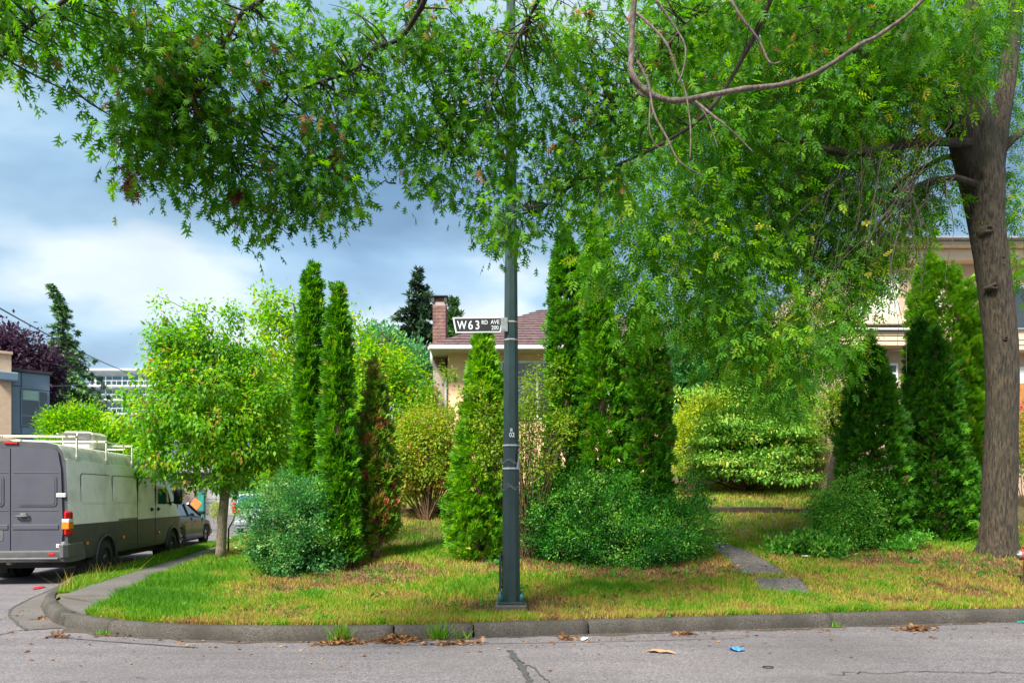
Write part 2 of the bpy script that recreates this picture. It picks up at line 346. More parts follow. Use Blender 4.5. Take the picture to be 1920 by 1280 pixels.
M['vanwhite'] = plain('van_white_paint', (.88, .85, .85), .42, var=.03, scale=3, dirt=(.40, .36, .30), dscale=1.6, damt=.6, spec=.4)
M['vanroof'] = plain('van_roof_paint', (.66, .64, .56), .45, var=.06, scale=3, dirt=(.21, .19, .06), dscale=3.0, damt=.9)
M['vangrey'] = plain('van_grey_paint', (.050, .054, .062), .5, var=.10, scale=5, dirt=(.085, .08, .07), dscale=2.5, damt=.6)
M['vandoor'] = plain('van_door_grey', (.060, .062, .082), .5, var=.06, scale=5, dirt=(.085, .08, .085), dscale=2, damt=.5)
M['plastic'] = plain('grey_plastic', (.08, .08, .085), .6, var=.15, dirt=(.16, .15, .13), dscale=4)
M['glass'] = glass('dark_glass'); M['cabglass'] = glass('green_cab_glass', (.02, .10, .075))
M['red'] = plain('red_lens', (.42, .01, .012), .2, var=.05); M['amber'] = plain('amber_lens', (.75, .20, .01), .2, var=.05); M['clear'] = plain('clear_lens', (.6, .6, .58), .2, var=.1)
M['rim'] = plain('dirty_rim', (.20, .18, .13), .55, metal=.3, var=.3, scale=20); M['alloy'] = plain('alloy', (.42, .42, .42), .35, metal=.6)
M['cargreen'] = plain('car_dark_green', (.016, .024, .018), .3, var=.05, coat=.3)
M['carsilver'] = plain('car_silver', (.33, .36, .40), .3, var=.05, coat=.6, metal=.3)
M['shinglem'] = plain('shingle_brown', (.105, .062, .064), .9, var=.35, scale=7, bump=.4, bscale=90)
M['stucco'] = plain('peach_stucco', (.74, .48, .30), .9, var=.07, scale=4, bump=.3, bscale=90)
M['stucco2'] = plain('tan_stucco', (.48, .34, .25), .9, var=.07, scale=4, bump=.3, bscale=90)
M['siding'] = plain('beige_siding', (.62, .48, .36), .7, var=.05, scale=4)
M['gutter'] = plain('white_gutter', (.55, .56, .56), .5, var=.05)
M['soffit'] = plain('soffit', (.50, .46, .38), .7, var=.05)
M['brick'] = plain('red_brown_brick', (.19, .10, .085), .9, var=.4, scale=5, bump=.5, bscale=60)
M['mortar'] = plain('mortar', (.34, .27, .24), .95, var=.1)
M['flash'] = plain('dark_cap_metal', (.03, .03, .03), .6)
M['bluepanel'] = plain('blue_grey_panel', (.13, .20, .27), .6, var=.08, scale=1)
M['tanbrick'] = plain('tan_wall', (.50, .36, .25), .9, var=.1, scale=4)
M['concrete_w'] = plain('white_concrete', (.55, .58, .62), .8, var=.06, scale=.6)
M['tealglass'] = glass('teal_glass', (.02, .10, .13)); M['roller'] = plain('roller_blind', (.25, .40, .33), .7)
M['curtain'] = plain('curtain', (.50, .50, .45), .9, var=.1)
M['wood'] = plain('brown_timber', (.05, .032, .02), .9, var=.4, scale=14, bump=.5)
M['door_wood'] = plain('orange_wood', (.38, .16, .04), .6, var=.2, scale=8)
M['hydrant'] = plain('hydrant_red', (.45, .04, .025), .45, var=.1)
M['blue'] = plain('blue_wrapper', (.05, .22, .62), .4, var=.4, scale=40); M['redlit'] = plain('red_litter', (.65, .02, .03), .5)
M['paper'] = plain('pale_paper', (.62, .62, .58), .7); M['card'] = plain('tan_card', (.34, .2, .1), .8); M['tape'] = plain('clear_tape', (.38, .42, .44), .3, var=.4, scale=40)
M['tealbox'] = plain('teal_box', (.01, .20, .15), .5); M['orange'] = plain('orange_plastic', (.75, .18, .04), .5)
M['grey_house'] = plain('grey_house_siding', (.36, .34, .36), .8, var=.05); M['pink_house'] = plain('pink_house_wall', (.50, .36, .33), .8)
M['greyshingle'] = plain('grey_shingle', (.22, .23, .27), .9, var=.2)
M['platep'] = plain('plate_white', (.7, .72, .74), .5); M['plateb'] = plain('plate_blue', (.02, .10, .42), .5)

# ------------------------------------------------------------------ terrain
KF = [(-17.5, 80), (-13.2, 52), (-10.4, 31), (-9.05, 20.5), (-8.45, 16), (-8.1, 13.4), (-7.7, 12.3), (-6.9, 10.6), (-6.12, 9.5), (-5.55, 8.9), (-4.7, 8.37), (-3.54, 8.03), (-2, 7.97), (0, 8.22), (2.83, 8.67), (6.4, 9.19), (13, 10.15), (40, 14.2)]
def catmull(pts, step):
    pts = [Vector((p[0], p[1])) for p in pts]; out = []
    for i in range(len(pts) - 1):
        p0 = pts[max(i - 1, 0)]; p1 = pts[i]; p2 = pts[i + 1]; p3 = pts[min(i + 2, len(pts) - 1)]
        n = max(2, int((p2 - p1).length / step))
        for k in range(n):
            t = k / n
            out.append(0.5 * ((2 * p1) + (p2 - p0) * t + (2 * p0 - 5 * p1 + 4 * p2 - p3) * t * t + (3 * p1 - p0 - 3 * p2 + p3) * t ** 3))
    out.append(pts[-1]); return np.array([tuple(p) for p in out])
KP = catmull(KF, .12)
tn = norm(np.gradient(KP, axis=0)); KN = np.stack([-tn[:, 1], tn[:, 0]], 1)     # points towards the lawn
KB = KP + KN * .155                                                             # back of the kerb
def Lx(Y): return -2.7 - .26 * Y + np.clip(Y - 26, 0, 100) * .08
fm = KB[:, 0] > -5.6
FX, FY = KB[fm, 0], KB[fm, 1]
o_ = np.argsort(FX); FX, FY = FX[o_], FY[o_]
def Fy(X): return np.interp(X, FX, FY)
def Z(X, Y):
    X = np.asarray(X, float); Y = np.asarray(Y, float)
    b = smooth((X - Lx(Y) - .2) / 3.8)
    r = np.interp(Y, [0, 8.6, 10, 18.0, 18.25, 22, 24.5, 60], [0, 0, .12, 1.02, 1.17, 1.70, 1.86, 1.9])
    r = r * smooth((Y - Fy(X) - .05) / 1.3)
    return .145 + r * b + .02 * np.sin(X * 1.3 + Y * .7) * np.clip((Y - 9.5) / 2, 0, 1)
def hit(px, py):
    Y = 8.0
    for i in range(4000):
        X = (px - 960) / FPX * Y
        zr = EYE - (py - HOR) / FPX * Y
        if zr <= float(Z(X, Y)): break
        Y += .01
    return Vector((X, Y, float(Z(X, Y))))
def G(px, py, z=0.0):
    Y = (EYE - z) * FPX / (py - HOR); return Vector(((px - 960) / FPX * Y, Y, z))

# ground to the horizon, road
tag(MB().add([(-900, -400, -.06), (900, -400, -.06), (900, 1500, -.06), (-900, 1500, -.06)], [(0, 1, 2, 3)]).build('ground', M['far_ground']), kind='structure')
tag(MB().add([(-120, -30, 0), (120, -30, 0), (120, 160, 0), (-120, 160, 0)], [(0, 1, 2, 3)]).build('road', M['asphalt']), kind='structure')

# lawn (one sheet, sheared so that it follows the sidewalk)
def lawn():
    xs = np.concatenate([np.linspace(-5.25, 12, 150), np.linspace(12.4, 36, 40)])
    fy = Fy(xs); ss = np.concatenate([[0], np.linspace(.02, 12, 130), np.linspace(12.4, 55, 50)])
    A, S = np.meshgrid(np.arange(len(xs)), ss, indexing='ij')
    Y = fy[A] + S; X = xs[A] - .26 * S
    Y = np.where(S == 0, Y - .06, Y)
    v = np.stack([X, Y, Z(X, Y) - .012], -1).reshape(-1, 3)
    n = len(ss); q = (np.arange(len(xs) - 1)[:, None] * n + np.arange(n - 1)[None]).ravel()
    t = np.concatenate([np.stack([q, q + n, q + n + 1], 1), np.stack([q, q + n + 1, q + 1], 1)])
    tag(mesh_np('lawn', v, t, None, M['soil'], None, True), kind='structure')
lawn()

# kerb of cast segments with open joints
kerb = structure('kerb')
kpx = 960 + FPX * KP[:, 0] / KP[:, 1]
kdist = np.concatenate([[0], np.cumsum(np.linalg.norm(np.diff(KP, axis=0), axis=1))])
joints = [0]
for t in (117, 205, 640, 748, 886, 1104, 1565):
    near = np.where((KP[:, 1] < 12))[0]; joints.append(int(near[np.argmin(abs(kpx[near] - t))]))
i0 = joints[1]; extra = []; d = kdist[i0]
while d > 3: d -= 2.4; extra.append(int(np.argmin(abs(kdist - d))))
d = kdist[joints[-1]]; ex2 = []
while d < kdist[-1] - 3.4: d += 3.2; ex2.append(int(np.argmin(abs(kdist - d))))
joints = sorted(set([0] + extra + joints + ex2 + [len(KP) - 1]))
prof = [(0, -.02), (.0, .05), (.022, .115), (.036, .136), (.058, .146), (.142, .15), (.155, .138), (.155, -.02)]
for a, b in zip(joints[:-1], joints[1:]):
    if b - a < 2: continue
    idx = np.arange(a, b + 1); pts = KP[idx].copy(); nn = KN[idx]
    pts[0] += norm(pts[1] - pts[0]) * .011; pts[-1] -= norm(pts[-1] - pts[-2]) * .011
    dz = rng.uniform(-.006, .006); off = rng.uniform(-.008, .008)
    mb = MB(); k = len(prof)
    for j in range(len(pts)):
        wv = .004 * math.sin(j * 1.7 + a) 
        mb.v += [(pts[j][0] + nn[j][0] * (u + off + wv), pts[j][1] + nn[j][1] * (u + off + wv), w + (dz if w > 0 else 0)) for u, w in prof]
    for j in range(len(pts) - 1):
        for q in range(k - 1): mb.f.append((j * k + q, (j + 1) * k + q, (j + 1) * k + q + 1, j * k + q + 1)); mb.mi.append(0)
    mb.f.append(tuple(range(k))); mb.mi.append(0); mb.f.append(tuple(len(mb.v) - k + q for q in range(k))[::-1]); mb.mi.append(0)
    mb.build('kerb_segment', M['kerb'], kerb, True)
    jp = pts[-1]; 

mb = MB(); rg_ = np.random.default_rng(12); sel_ = np.where(KP[:, 1] < 40)[0]
for q_, i_ in enumerate(sel_):
    w_ = .07 + .05 * math.sin(q_ * .37) + .04 * math.sin(q_ * 1.31) + .02 * rg_.random()
    mb.v += [tuple(KP[i_] + KN[i_] * .03) + (.0035,), tuple(KP[i_] - KN[i_] * max(.02, w_)) + (.0035,)]
for q_ in range(len(sel_) - 1): mb.f.append((2 * q_, 2 * q_ + 1, 2 * q_ + 3, 2 * q_ + 2)); mb.mi.append(0)
tag(mb.build('gutter_grime', M['grime']), kind='structure')
# sidewalk slabs
walk = structure('sidewalk')
WL = [(-6.4, 9.95), (-6.72, 10.9), (-7.08, 12.6), (-7.85, 16.8), (-8.6, 20.5), (-9.45, 26.5), (-11.3, 36), (-13.2, 46)]
def wl(Y): return float(np.interp(Y, [p[1] for p in WL], [p[0] for p in WL]))
def kback(Y):     # kerb back on the left flank
    m = KB[:, 0] < -5.2; o = np.argsort(KB[m, 1]); return float(np.interp(Y, KB[m, 1][o], KB[m, 0][o]))
ys = [9.0, 9.75, 10.5, 11.9, 13.4, 14.9, 16.4, 17.9, 19.4, 20.9, 22.4, 23.9, 25.4, 27, 28.6, 30.2, 31.8, 33.4, 35, 37, 39, 41, 43, 45]
for a, b in zip(ys[:-1], ys[1:]):
    g = .006; zt = .149 + random.uniform(-.004, .004)
    ya, yb = a + g, b - g
    la = max(kback(ya) + .012, wl(ya) if ya > 10.2 else -99); lb = max(kback(yb) + .012, wl(yb) if yb > 10.2 else -99)
    MB().prism([(la, ya), (Lx(ya) + .03, ya), (Lx(yb) + .03, yb), (lb, yb)], .02, zt).build('sidewalk_slab', M['walk'], walk)
MB().prism([(-5.63, 8.99), (-5.32, 8.80), (-5.0, 8.74), (-5.03, 8.99)], .02, .147).build('sidewalk_slab', M['walk'], walk)
# grass strip ground
mb = MB(); YY = np.linspace(10.1, 48, 60)
for y in YY: mb.v += [(kback(y) + .0, y, .13), (wl(y), y, .14)]
for i in range(59): mb.f.append((2 * i, 2 * i + 1, 2 * i + 3, 2 * i + 2)); mb.mi.append(0)
tag(mb.build('verge', M['soil']), kind='structure')
mb = MB(); YY = np.linspace(8.86, 48, 120)
for y in YY: mb.v += [(kback(y) - .06, y, .11), (Lx(y) + .12, y, .11)]
for i in range(119): mb.f.append((2 * i, 2 * i + 1, 2 * i + 3, 2 * i + 2)); mb.mi.append(0)
tag(mb.build('sidewalk_bed', M['soil']), kind='structure')
# concrete gutter apron at the corner and tar seams
def sheet(name, pts, z, m, parent=None):
    return MB().add([(p[0], p[1], z) for p in pts], [tuple(range(len(pts)))]).build(name, m, parent)
ap = [G(*p)[:2] for p in ((128, 1178), (100, 1168), (82, 1150), (76, 1137), (84, 1122), (108, 1106), (145, 1092), (165, 1086), (148, 1090), (110, 1099), (70, 1116), (30, 1135), (18, 1143), (18, 1155), (34, 1172), (52, 1180), (115, 1178))]
tag(sheet('gutter_apron', ap, .004, M['walk']), kind='structure')
def seam(pts, w, z=.008, m=None, name='crack'):
    mb = MB(); P_ = [Vector(p[:2]) for p in pts]
    for i, p in enumerate(P_):
        t = (P_[min(i + 1, len(P_) - 1)] - P_[max(0, i - 1)]).normalized(); n = Vector((-t.y, t.x)); ww = w * random.uniform(.6, 1.3)
        mb.v += [(p.x + n.x * ww, p.y + n.y * ww, z), (p.x - n.x * ww, p.y - n.y * ww, z)]
    for i in range(len(P_) - 1): mb.f.append((2 * i, 2 * i + 1, 2 * i + 3, 2 * i + 2)); mb.mi.append(0)
    return tag(mb.build(name, m or M['tar']), kind='structure')
def dense(pts, n=6, j=.01):
    out = []
    for a, b in zip(pts[:-1], pts[1:]):
        for k in range(n):
            t = k / n; out.append(Vector(a).lerp(Vector(b), t) + Vector((random.uniform(-j, j), random.uniform(-j, j), 0)))
    return out + [Vector(pts[-1])]
seam(dense([G(150, 1088), G(110, 1099), G(70, 1116), G(30, 1135), G(18, 1143), G(18, 1155), G(34, 1172), G(52, 1181), G(115, 1177)]), .018)
seam(dense([G(-60, 1200), G(0, 1190), G(30, 1182), G(52, 1181)]), .012)
seam(dense([G(100, 1195), G(150, 1198), G(250, 1206), G(370, 1214)]), .012)
seam(dense([G(955, 1219), G(965, 1232), G(978, 1250), G(990, 1272), G(1004, 1300)], 8, .015), .034)
seam(dense([G(972, 1238), G(1000, 1252), G(1030, 1280)], 8, .01), .009)
seam(dense([G(700, 1211), G(900, 1207), G(1100, 1204), G(1240, 1200), G(1400, 1196)], 10, .015), .007)
seam(dense([G(1560, 1263), G(1700, 1260), G(1940, 1262)], 14, .05), .008)

# garden path: pebbled slab pair and retaining edge
path = structure('garden_path')
def lift(px, py, dz=.012):
    p = hit(px, py); return Vector((p.x, p.y, p.z + dz))
def slab(name, pxs, m, parent, th=.05):
    top = [lift(*p) for p in pxs]; n = len(top)
    return MB().add(top + [p - Vector((0, 0, th)) for p in top], [tuple(range(n))] + [(i, (i + 1) % n, n + (i + 1) % n, n + i) for i in range(n)]).build(name, m, parent)
slab('path_slab', [(1326, 1024), (1340, 1017), (1362, 1020), (1400, 1032), (1440, 1054), (1478, 1078), (1440, 1079), (1400, 1078), (1380, 1066), (1366, 1050), (1345, 1034)], M['pebble'], path)
slab('path_slab', [(1402, 1084), (1440, 1082.5), (1492, 1082.5), (1508, 1096), (1526, 1118), (1500, 1120), (1456, 1113), (1420, 1106)], M['pebble'], path)
wall = thing('timber_edging', 'long low dark timber edging holding up the upper lawn', 'edging', (0, 18.05, 0))
x = -2.9
while x < 9.5:
    w = random.uniform(2.3, 2.5); z0 = float(Z(x + w / 2, 17.8)) - .08
    MB().box(x, x + w - .012, -.05, .06, z0, z0 + .25 + random.uniform(-.01, .01), bev=.012).build('timber', M['wood'], wall); x += w

# ------------------------------------------------------------------ lamp post
PB = P(958, 1127, 9.15); PZ = float(Z(PB.x, PB.y))
post = thing('lamp_post', 'dark green octagonal steel lamp post standing on the lawn behind the kerb', 'lamp post', (PB.x, PB.y, PZ))
zb = PB.z - PZ
MB().box(-.20, .20, -.19, .19, -.12, zb - .02, bev=.02).build('footing', M['walk'], post)
MB().box(-.165, .165, -.165, .165, zb - .018, zb + .012, bev=.006).build('base_plate', M['pole'], post)
zt = [zb + .012, zb + 1.5, zb + 3.2, zb + 5.2, 9.2]
MB().tube([(0, 0, z) for z in zt], [.121, .107, .092, .075, .048], 8, True, R(22.5 + 8)).build('shaft', M['pole'], post)
for sx, sy in ((-1, -1), (1, -1), (-1, 1), (1, 1)):
    MB().tube([(sx * .135, sy * .13, zb + .012), (sx * .135, sy * .13, zb + .09), (sx * .135, sy * .13, zb + .12)], [.028, .026, .012], 10).build('bolt_cap', M['pole_cap'], post, True)
MB().box(-.152, -.118, -.06, .045, zb + .16, zb + .60, bev=.01).build('access_cover', M['pole'], post)
MB().box(-.158, -.150, -.02, .0, zb + .56, zb + .585).build('cover_screw', M['steel'], post)
def pz(py): return EYE - (py - HOR) / FPX * 9.15 - PZ
for py in (605, 638): 
    r_ = np.interp(pz(py), [z for z in zt], [.121, .107, .092, .075, .048]) + .004
    MB().tube([(0, 0, pz(py) - .009), (0, 0, pz(py) + .009)], r_, 8, True, R(30.5)).build('clamp_band', M['band'], post)
def text(name, s, size, m, parent, loc, rot=(R(90), 0, 0), ex=.001, ax='LEFT', sx=1.0, bold=0):
    cu = bpy.data.curves.new(name, 'FONT'); cu.body = s; cu.size = size; cu.extrude = ex; cu.align_x = ax; cu.offset = bold
    o = bpy.data.objects.new(name, cu); C.objects.link(o)
    dg = bpy.context.evaluated_depsgraph_get(); me = bpy.data.meshes.new_from_object(o.evaluated_get(dg)); bpy.data.objects.remove(o); 
    me.materials.clear(); me.materials.append(m)
    q = bpy.data.objects.new(name, me); C.objects.link(q); q.parent = parent; q.location = loc; q.rotation_euler = rot; q.scale = (sx, 1, 1)
    return q
text('post_number', '02', .082, M['signwhite'], post, (.012, -.1085, pz(820)), bold=.001, ax='CENTER', sx=.85)
MB().box(-.012, .02, -.113, -.108, pz(810), pz(804), bev=.003).build('number_tag', M['tape'], post)
for py, h, x0, x1 in ((835, .02, -.05, .104), (878, .022, -.05, .09)):
    MB().tube([(0, 0, pz(py) - h / 2), (0, 0, pz(py) + h / 2)], .1155, 8, True, R(30.5)).build('tape_strip', M['tape'], post)
mb = MB(); mb.add([(.06, -.104, pz(880)), (.105, -.06, pz(880)), (.108, -.05, pz(845)), (.092, -.083, pz(852)), (.085, -.09, pz(866))], [(0, 1, 2, 3, 4)]).build('torn_paper', M['tape'], post)
def wire(py, n=3):
    mb = MB()
    for k in range(n):
        r0 = .118 + .006 * k; z0 = pz(py) + random.uniform(-.02, .02); a0 = R(150 + 8 * k); pts = []
        for q in range(14):
            a = a0 + R(150) * q / 13; pts.append((math.cos(a) * r0, math.sin(a) * r0, z0 + .025 * math.sin(q * .8 + k)))
        mb.tube(pts, .0018, 4)
    return mb
wire(866).build('wire_loop', M['steel'], post); wire(913).build('wire_loop', M['steel'], post)

# street name sign clamped to the post
sg = thing('street_sign', 'black street name blade reading W 63RD AVE 200 clamped to the lamp post', 'sign', P(898, 609, 9.03))
sg.rotation_euler = (0, R(1.6) * -1, R(4))
u = 9.03 / FPX
poly = [(-49 * u, 14.5 * u), (46 * u, 14.5 * u), (40 * u, -14.5 * u), (-44 * u, -14.5 * u)]
RX = Matrix.Rotation(R(90), 4, 'X')
MB().prism(poly, -.006, .006, RX).build('sign_plate', M['signwhite'], sg)
inn = [(-46 * u, 12 * u), (43.2 * u, 12 * u), (38 * u, -12 * u), (-42 * u, -12 * u)]
MB().prism(inn, .006, .0085, RX).build('sign_face', M['black'], sg)
for s_, sz, x_, z_, bx in (('W', 22, -40.5, -8.0, .74), ('6', 22.5, -20.5, -8.2, .82), ('3', 22.5, -7.5, -8.2, .82), ('RD', 10.5, 4.6, .8, .85), ('AVE', 10.5, 22, 1.2, .88), ('200', 10.5, 23, -9.4, .86)):
    text('lettering', s_, sz * u * 1.02, M['signwhite'], sg, (x_ * u, -.0095, z_ * u), bold=.0016 if sz > 20 else .0006, sx=bx)
MB().box(41 * u, 54 * u, -.012, .012, -13 * u, 13 * u, bev=.003).build('sign_bracket', M['steel'], sg)
for zz in (-9, 9): MB().tube([(46 * u, -.018, zz * u), (46 * u, .018, zz * u)], .008, 8).build('bracket_bolt', M['steel'], sg)

# ------------------------------------------------------------------ plants: builders
def foliage(parent, m, tmpl, blobs, n_cl, per, csize, lsize, name='crown', droop=.35, seed=1, shell=.55, flat=1.0, tone=(.5, .22), out=.6, wobble=.22, shoots=.0, hang=0.0, lv=.3):
    r = np.random.default_rng(seed)
    B = []
    for b in blobs:
        c = P(b[0], b[1], b[4]); rx = b[2] / FPX * b[4]; rz = b[3] / FPX * b[4]; rd = b[5] if len(b) > 5 else rx
        B.append((c.x, c.y, c.z, rx, rd, rz))
    B = np.array(B) - np.array([*parent.location, 0, 0, 0])
    w = (B[:, 3] * B[:, 4] * B[:, 5]) ** .72; w /= w.sum()
    k = r.choice(len(B), n_cl, p=w); d = norm(r.normal(size=(n_cl, 3)))
    rad = shell + (1 - shell) * r.random(n_cl) ** .5
    rad = rad * (1 + wobble * wob(np.c_[d * 2.2, k[:, None] * 1.3], seed + 5, 1.4))
    rad = rad * np.where(r.random(n_cl) < shoots, 1 + .26 * r.random(n_cl), 1)
    cc = B[k, :3] + d * B[k, 3:] * rad[:, None]
    od = norm(d / B[k, 3:])
    ct = tone[0] + tone[1] * r.normal(size=n_cl) * .7
    N = n_cl * per; ci = np.repeat(np.arange(n_cl), per)
    g = r.normal(size=(N, 3)) * csize * np.array([1, 1, flat]) * (r.random((N, 1)) * .7 + .5)
    if hang: g[:, 2] -= np.abs(r.normal(size=N)) * hang
    loc = cc[ci] + g
    f = norm(od[ci] * out + norm(g + 1e-6) * .5 + r.normal(size=(N, 3)) * .45 + np.array([0, 0, -droop]))
    nr = norm(np.array([0, 0, 1.0]) + r.normal(size=(N, 3)) * .45 + od[ci] * .35)
    sc = lsize * (1 + lv * r.normal(size=N)).clip(.5, 1.6)
    tn_ = (ct[ci] + r.normal(size=N) * .14).clip(0, 1)
    o = scatter(name, tmpl[0], tmpl[1], loc, frames(f, nr), sc, tn_, m, parent); o['kind'] = 'stuff'
    return cc

def branches(parent, m, pts_from, targets, r0=.02, name='branches', sag=.1, seed=3, r1=.004, maxlen=99):
    rr = random.Random(seed); mb = MB(); base = [Vector(p) for p in pts_from]
    for t in targets:
        t = Vector(t); b = min(base, key=lambda p: (p - t).length + rr.random() * .5)
        if (t - b).length > maxlen: b = t + (b - t).normalized() * maxlen * .5
        mid = b.lerp(t, .5) + Vector((rr.uniform(-sag, sag), rr.uniform(-sag, sag), rr.uniform(-.2 * sag, sag)))
        q = b.lerp(mid, .5) + Vector((rr.uniform(-sag, sag), rr.uniform(-sag, sag), 0)) * .3
        mb.tube([b, q, mid, mid.lerp(t, .6) + Vector((0, 0, sag * .2)), t], [r0, r0 * .8, r0 * .55, r0 * .35, r1], 5, False)
    o = mb.build(name, m, parent, True); o['kind'] = 'stuff'; return o

def cypress(label, outl, m, seed, Y=None, dens=300, size=.125, base=None, name='columnar_cedar', cat='tree', group=None, tone=(.45, .25), fan=1.0, lump=.11, updir=.9, spike=0):
    r = np.random.default_rng(seed); r2 = random.Random(seed)
    outl = sorted(outl, key=lambda o: -o[0]); b = base or ((outl[0][1] + outl[0][2]) / 2, outl[0][0])
    if Y is None: p0 = hit(*b)
    else:
        x_ = (b[0] - 960) / FPX * Y; p0 = Vector((x_, Y, float(Z(x_, Y))))
    t = thing(name, label, cat, p0, 0, group or 'columnar cedars planted along the lawn')
    zs = np.array([P(0, o[0], p0.y).z for o in outl]) - p0.z
    cx = np.array([((o[1] + o[2]) / 2 - 960) / FPX * p0.y for o in outl]) - p0.x; rr = np.array([(o[2] - o[1]) / 2 / FPX * p0.y for o in outl])
    zg = np.linspace(zs[0], zs[-1], 400); rg = np.interp(zg, zs, rr); cum = np.cumsum(rg + .02); cum /= cum[-1]
    area = float(np.trapezoid(2 * np.pi * rg, zg)) if hasattr(np, 'trapezoid') else float(np.trapz(2 * np.pi * rg, zg))
    per = 7; NC = int(area * dens * 2.0 / per); N = NC * per
    zz = np.repeat(np.interp(r.random(NC), cum, zg), per); th = np.repeat(r.random(NC) * 2 * np.pi, per)
    R0 = np.interp(zz, zs, rr); X0 = np.interp(zz, zs, cx)
    q = np.c_[np.cos(th) * 2.2, np.sin(th) * 2.2, zz * 1.1]; q2 = np.c_[np.cos(th) * 5, np.sin(th) * 5, zz * 3.2]
    lumpv = lump * wob(q, seed, 1.0) + lump * .8 * wob(q2, seed + 1, 1.1)
    depth = np.repeat(1 - .42 * r.random(NC) ** 1.8, per)
    rad = (R0 * (1.06 + lumpv) - size * .5).clip(.01) * depth
    od = np.c_[np.cos(th), np.sin(th), np.zeros(N)]
    loc = np.c_[X0, np.zeros(N), zz] + od * rad[:, None]
    cj = r.normal(size=(N, 3)); loc = loc + cj * size * np.array([.3, .3, .25])
    f = norm(od * .8 + np.array([0, 0, updir * .75]) + cj * .34 + r.normal(size=(N, 3)) * .15)
    tang = np.c_[-np.sin(th), np.cos(th), np.zeros(N)]
    nr = norm(np.repeat(r.normal(size=(NC, 1)), per, 0) * tang * .8 + od * .9 + np.array([0, 0, .35]) + r.normal(size=(N, 3)) * .25)
    tn_ = (tone[0] + tone[1] * wob(q2, seed + 3, 1.3) * .6 + np.repeat(r.normal(size=NC) * .16, per) + r.normal(size=N) * .08)
    tn_ = np.where((r.random(N) < .02), .97, tn_).clip(0, 1)
    sc = size * (.65 + .6 * r.random(N))
    o = scatter('foliage', SPRAY[0], SPRAY[1], loc, frames(f, nr), sc, tn_, m, t); o['kind'] = 'stuff'
    hgt = zs[-1]
    MB().tube([(0, 0, -.1), (0, 0, .25), (float(np.interp(hgt * .5, zs, cx)), 0, hgt * .5), (cx[-1], 0, hgt * .95)], [.10, .07, .05, .01], 8).build('trunk', M['twig_brown'], t, True)
    mb = MB()
    for k in range(70):
        z = r2.uniform(.02, .9) * hgt; a = r2.uniform(0, 6.28); R1 = float(np.interp(z, zs, rr)) * .72; c = float(np.interp(z, zs, cx))
        mb.tube([(c * .8, 0, max(.05, z - .3)), (c + math.cos(a) * R1 * .5, math.sin(a) * R1 * .5, z - .12), (c + math.cos(a) * R1, math.sin(a) * R1, z + .1)], [.014, .01, .004], 4, False)
    mb.build('twigs', M['twig_brown'], t)['kind'] = 'stuff'
    return t, loc

# ------------------------------------------------------------------ columnar cedars
cypress('taller of the two slim cedars by the street tree, with a ragged double tip',
        [(1050, 560, 640), (1000, 550, 655), (900, 550, 640), (800, 552, 622), (700, 556, 612), (620, 560, 610), (560, 565, 606), (520, 570, 600), (505, 580, 596), (494, 586, 590)], M['thuja'], 11, base=(602, 1052), dens=430, size=.12)
cypress('shorter of the two slim cedars by the street tree, with a single pointed tip',
        [(1046, 615, 672), (1000, 608, 672), (900, 604, 668), (800, 604, 664), (700, 610, 660), (640, 612, 656), (590, 618, 650), (555, 625, 642), (535, 631, 638), (524, 634, 636)], M['thuja'], 12, Y=11.9, base=(640, 1046), dens=430, size=.12)
cypress('narrow sickly cedar with brown dead patches and a bare trunk foot',
        [(1020, 690, 725), (985, 675, 745), (940, 672, 748), (880, 668, 742), (820, 672, 736), (770, 680, 728), (730, 688, 722), (700, 694, 712), (680, 702, 706)], M['thuja_sick'], 13, base=(705, 1048), dens=330, size=.12, tone=(.34, .75), lump=.16)
cypress('bright conical cedar immediately left of the lamp post, tip under the street sign',
        [(1043, 850, 930), (1010, 838, 948), (960, 834, 950), (900, 846, 948), (820, 862, 946), (740, 872, 944), (680, 882, 930), (640, 888, 920), (622, 892, 914), (606, 902, 906)], M['thuja_bright'], 14, base=(893, 1045), dens=430, size=.12, tone=(.45, .3))
cypress('leftmost and tallest cedar of the tight clump right of the lamp post',
        [(1000, 1020, 1120), (900, 1018, 1115), (800, 1022, 1108), (700, 1026, 1100), (600, 1028, 1096), (520, 1034, 1090), (470, 1040, 1084), (440, 1052, 1072), (425, 1060, 1064)], M['thuja'], 15, Y=13.3, base=(1070, 1000), dens=330, tone=(.35, .25))
cypress('middle cedar of the tight clump right of the lamp post',
        [(1000, 1090, 1180), (900, 1085, 1180), (800, 1085, 1176), (700, 1088, 1170), (600, 1090, 1150), (520, 1092, 1145), (460, 1096, 1140), (425, 1104, 1130), (400, 1114, 1118)], M['thuja'], 16, Y=13.0, base=(1130, 1000), dens=330, tone=(.5, .25))
cypress('rightmost and shortest cedar of the tight clump right of the lamp post',
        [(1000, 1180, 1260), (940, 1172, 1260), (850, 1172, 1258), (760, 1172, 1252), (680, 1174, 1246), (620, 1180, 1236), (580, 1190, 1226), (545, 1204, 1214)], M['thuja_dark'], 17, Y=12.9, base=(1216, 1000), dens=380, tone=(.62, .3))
cypress('dark conical cedar behind the leafy bush beside the garden path',
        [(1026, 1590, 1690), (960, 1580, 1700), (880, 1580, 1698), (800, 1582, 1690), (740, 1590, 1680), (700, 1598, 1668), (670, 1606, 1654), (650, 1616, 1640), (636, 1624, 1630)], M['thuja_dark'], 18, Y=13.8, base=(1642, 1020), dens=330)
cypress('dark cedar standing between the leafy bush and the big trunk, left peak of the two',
        [(1000, 1700, 1760), (900, 1694, 1765), (800, 1694, 1762), (720, 1698, 1756), (660, 1704, 1748), (620, 1712, 1738), (596, 1722, 1728)], M['thuja_dark'], 19, Y=14.9, base=(1722, 1010), dens=300)
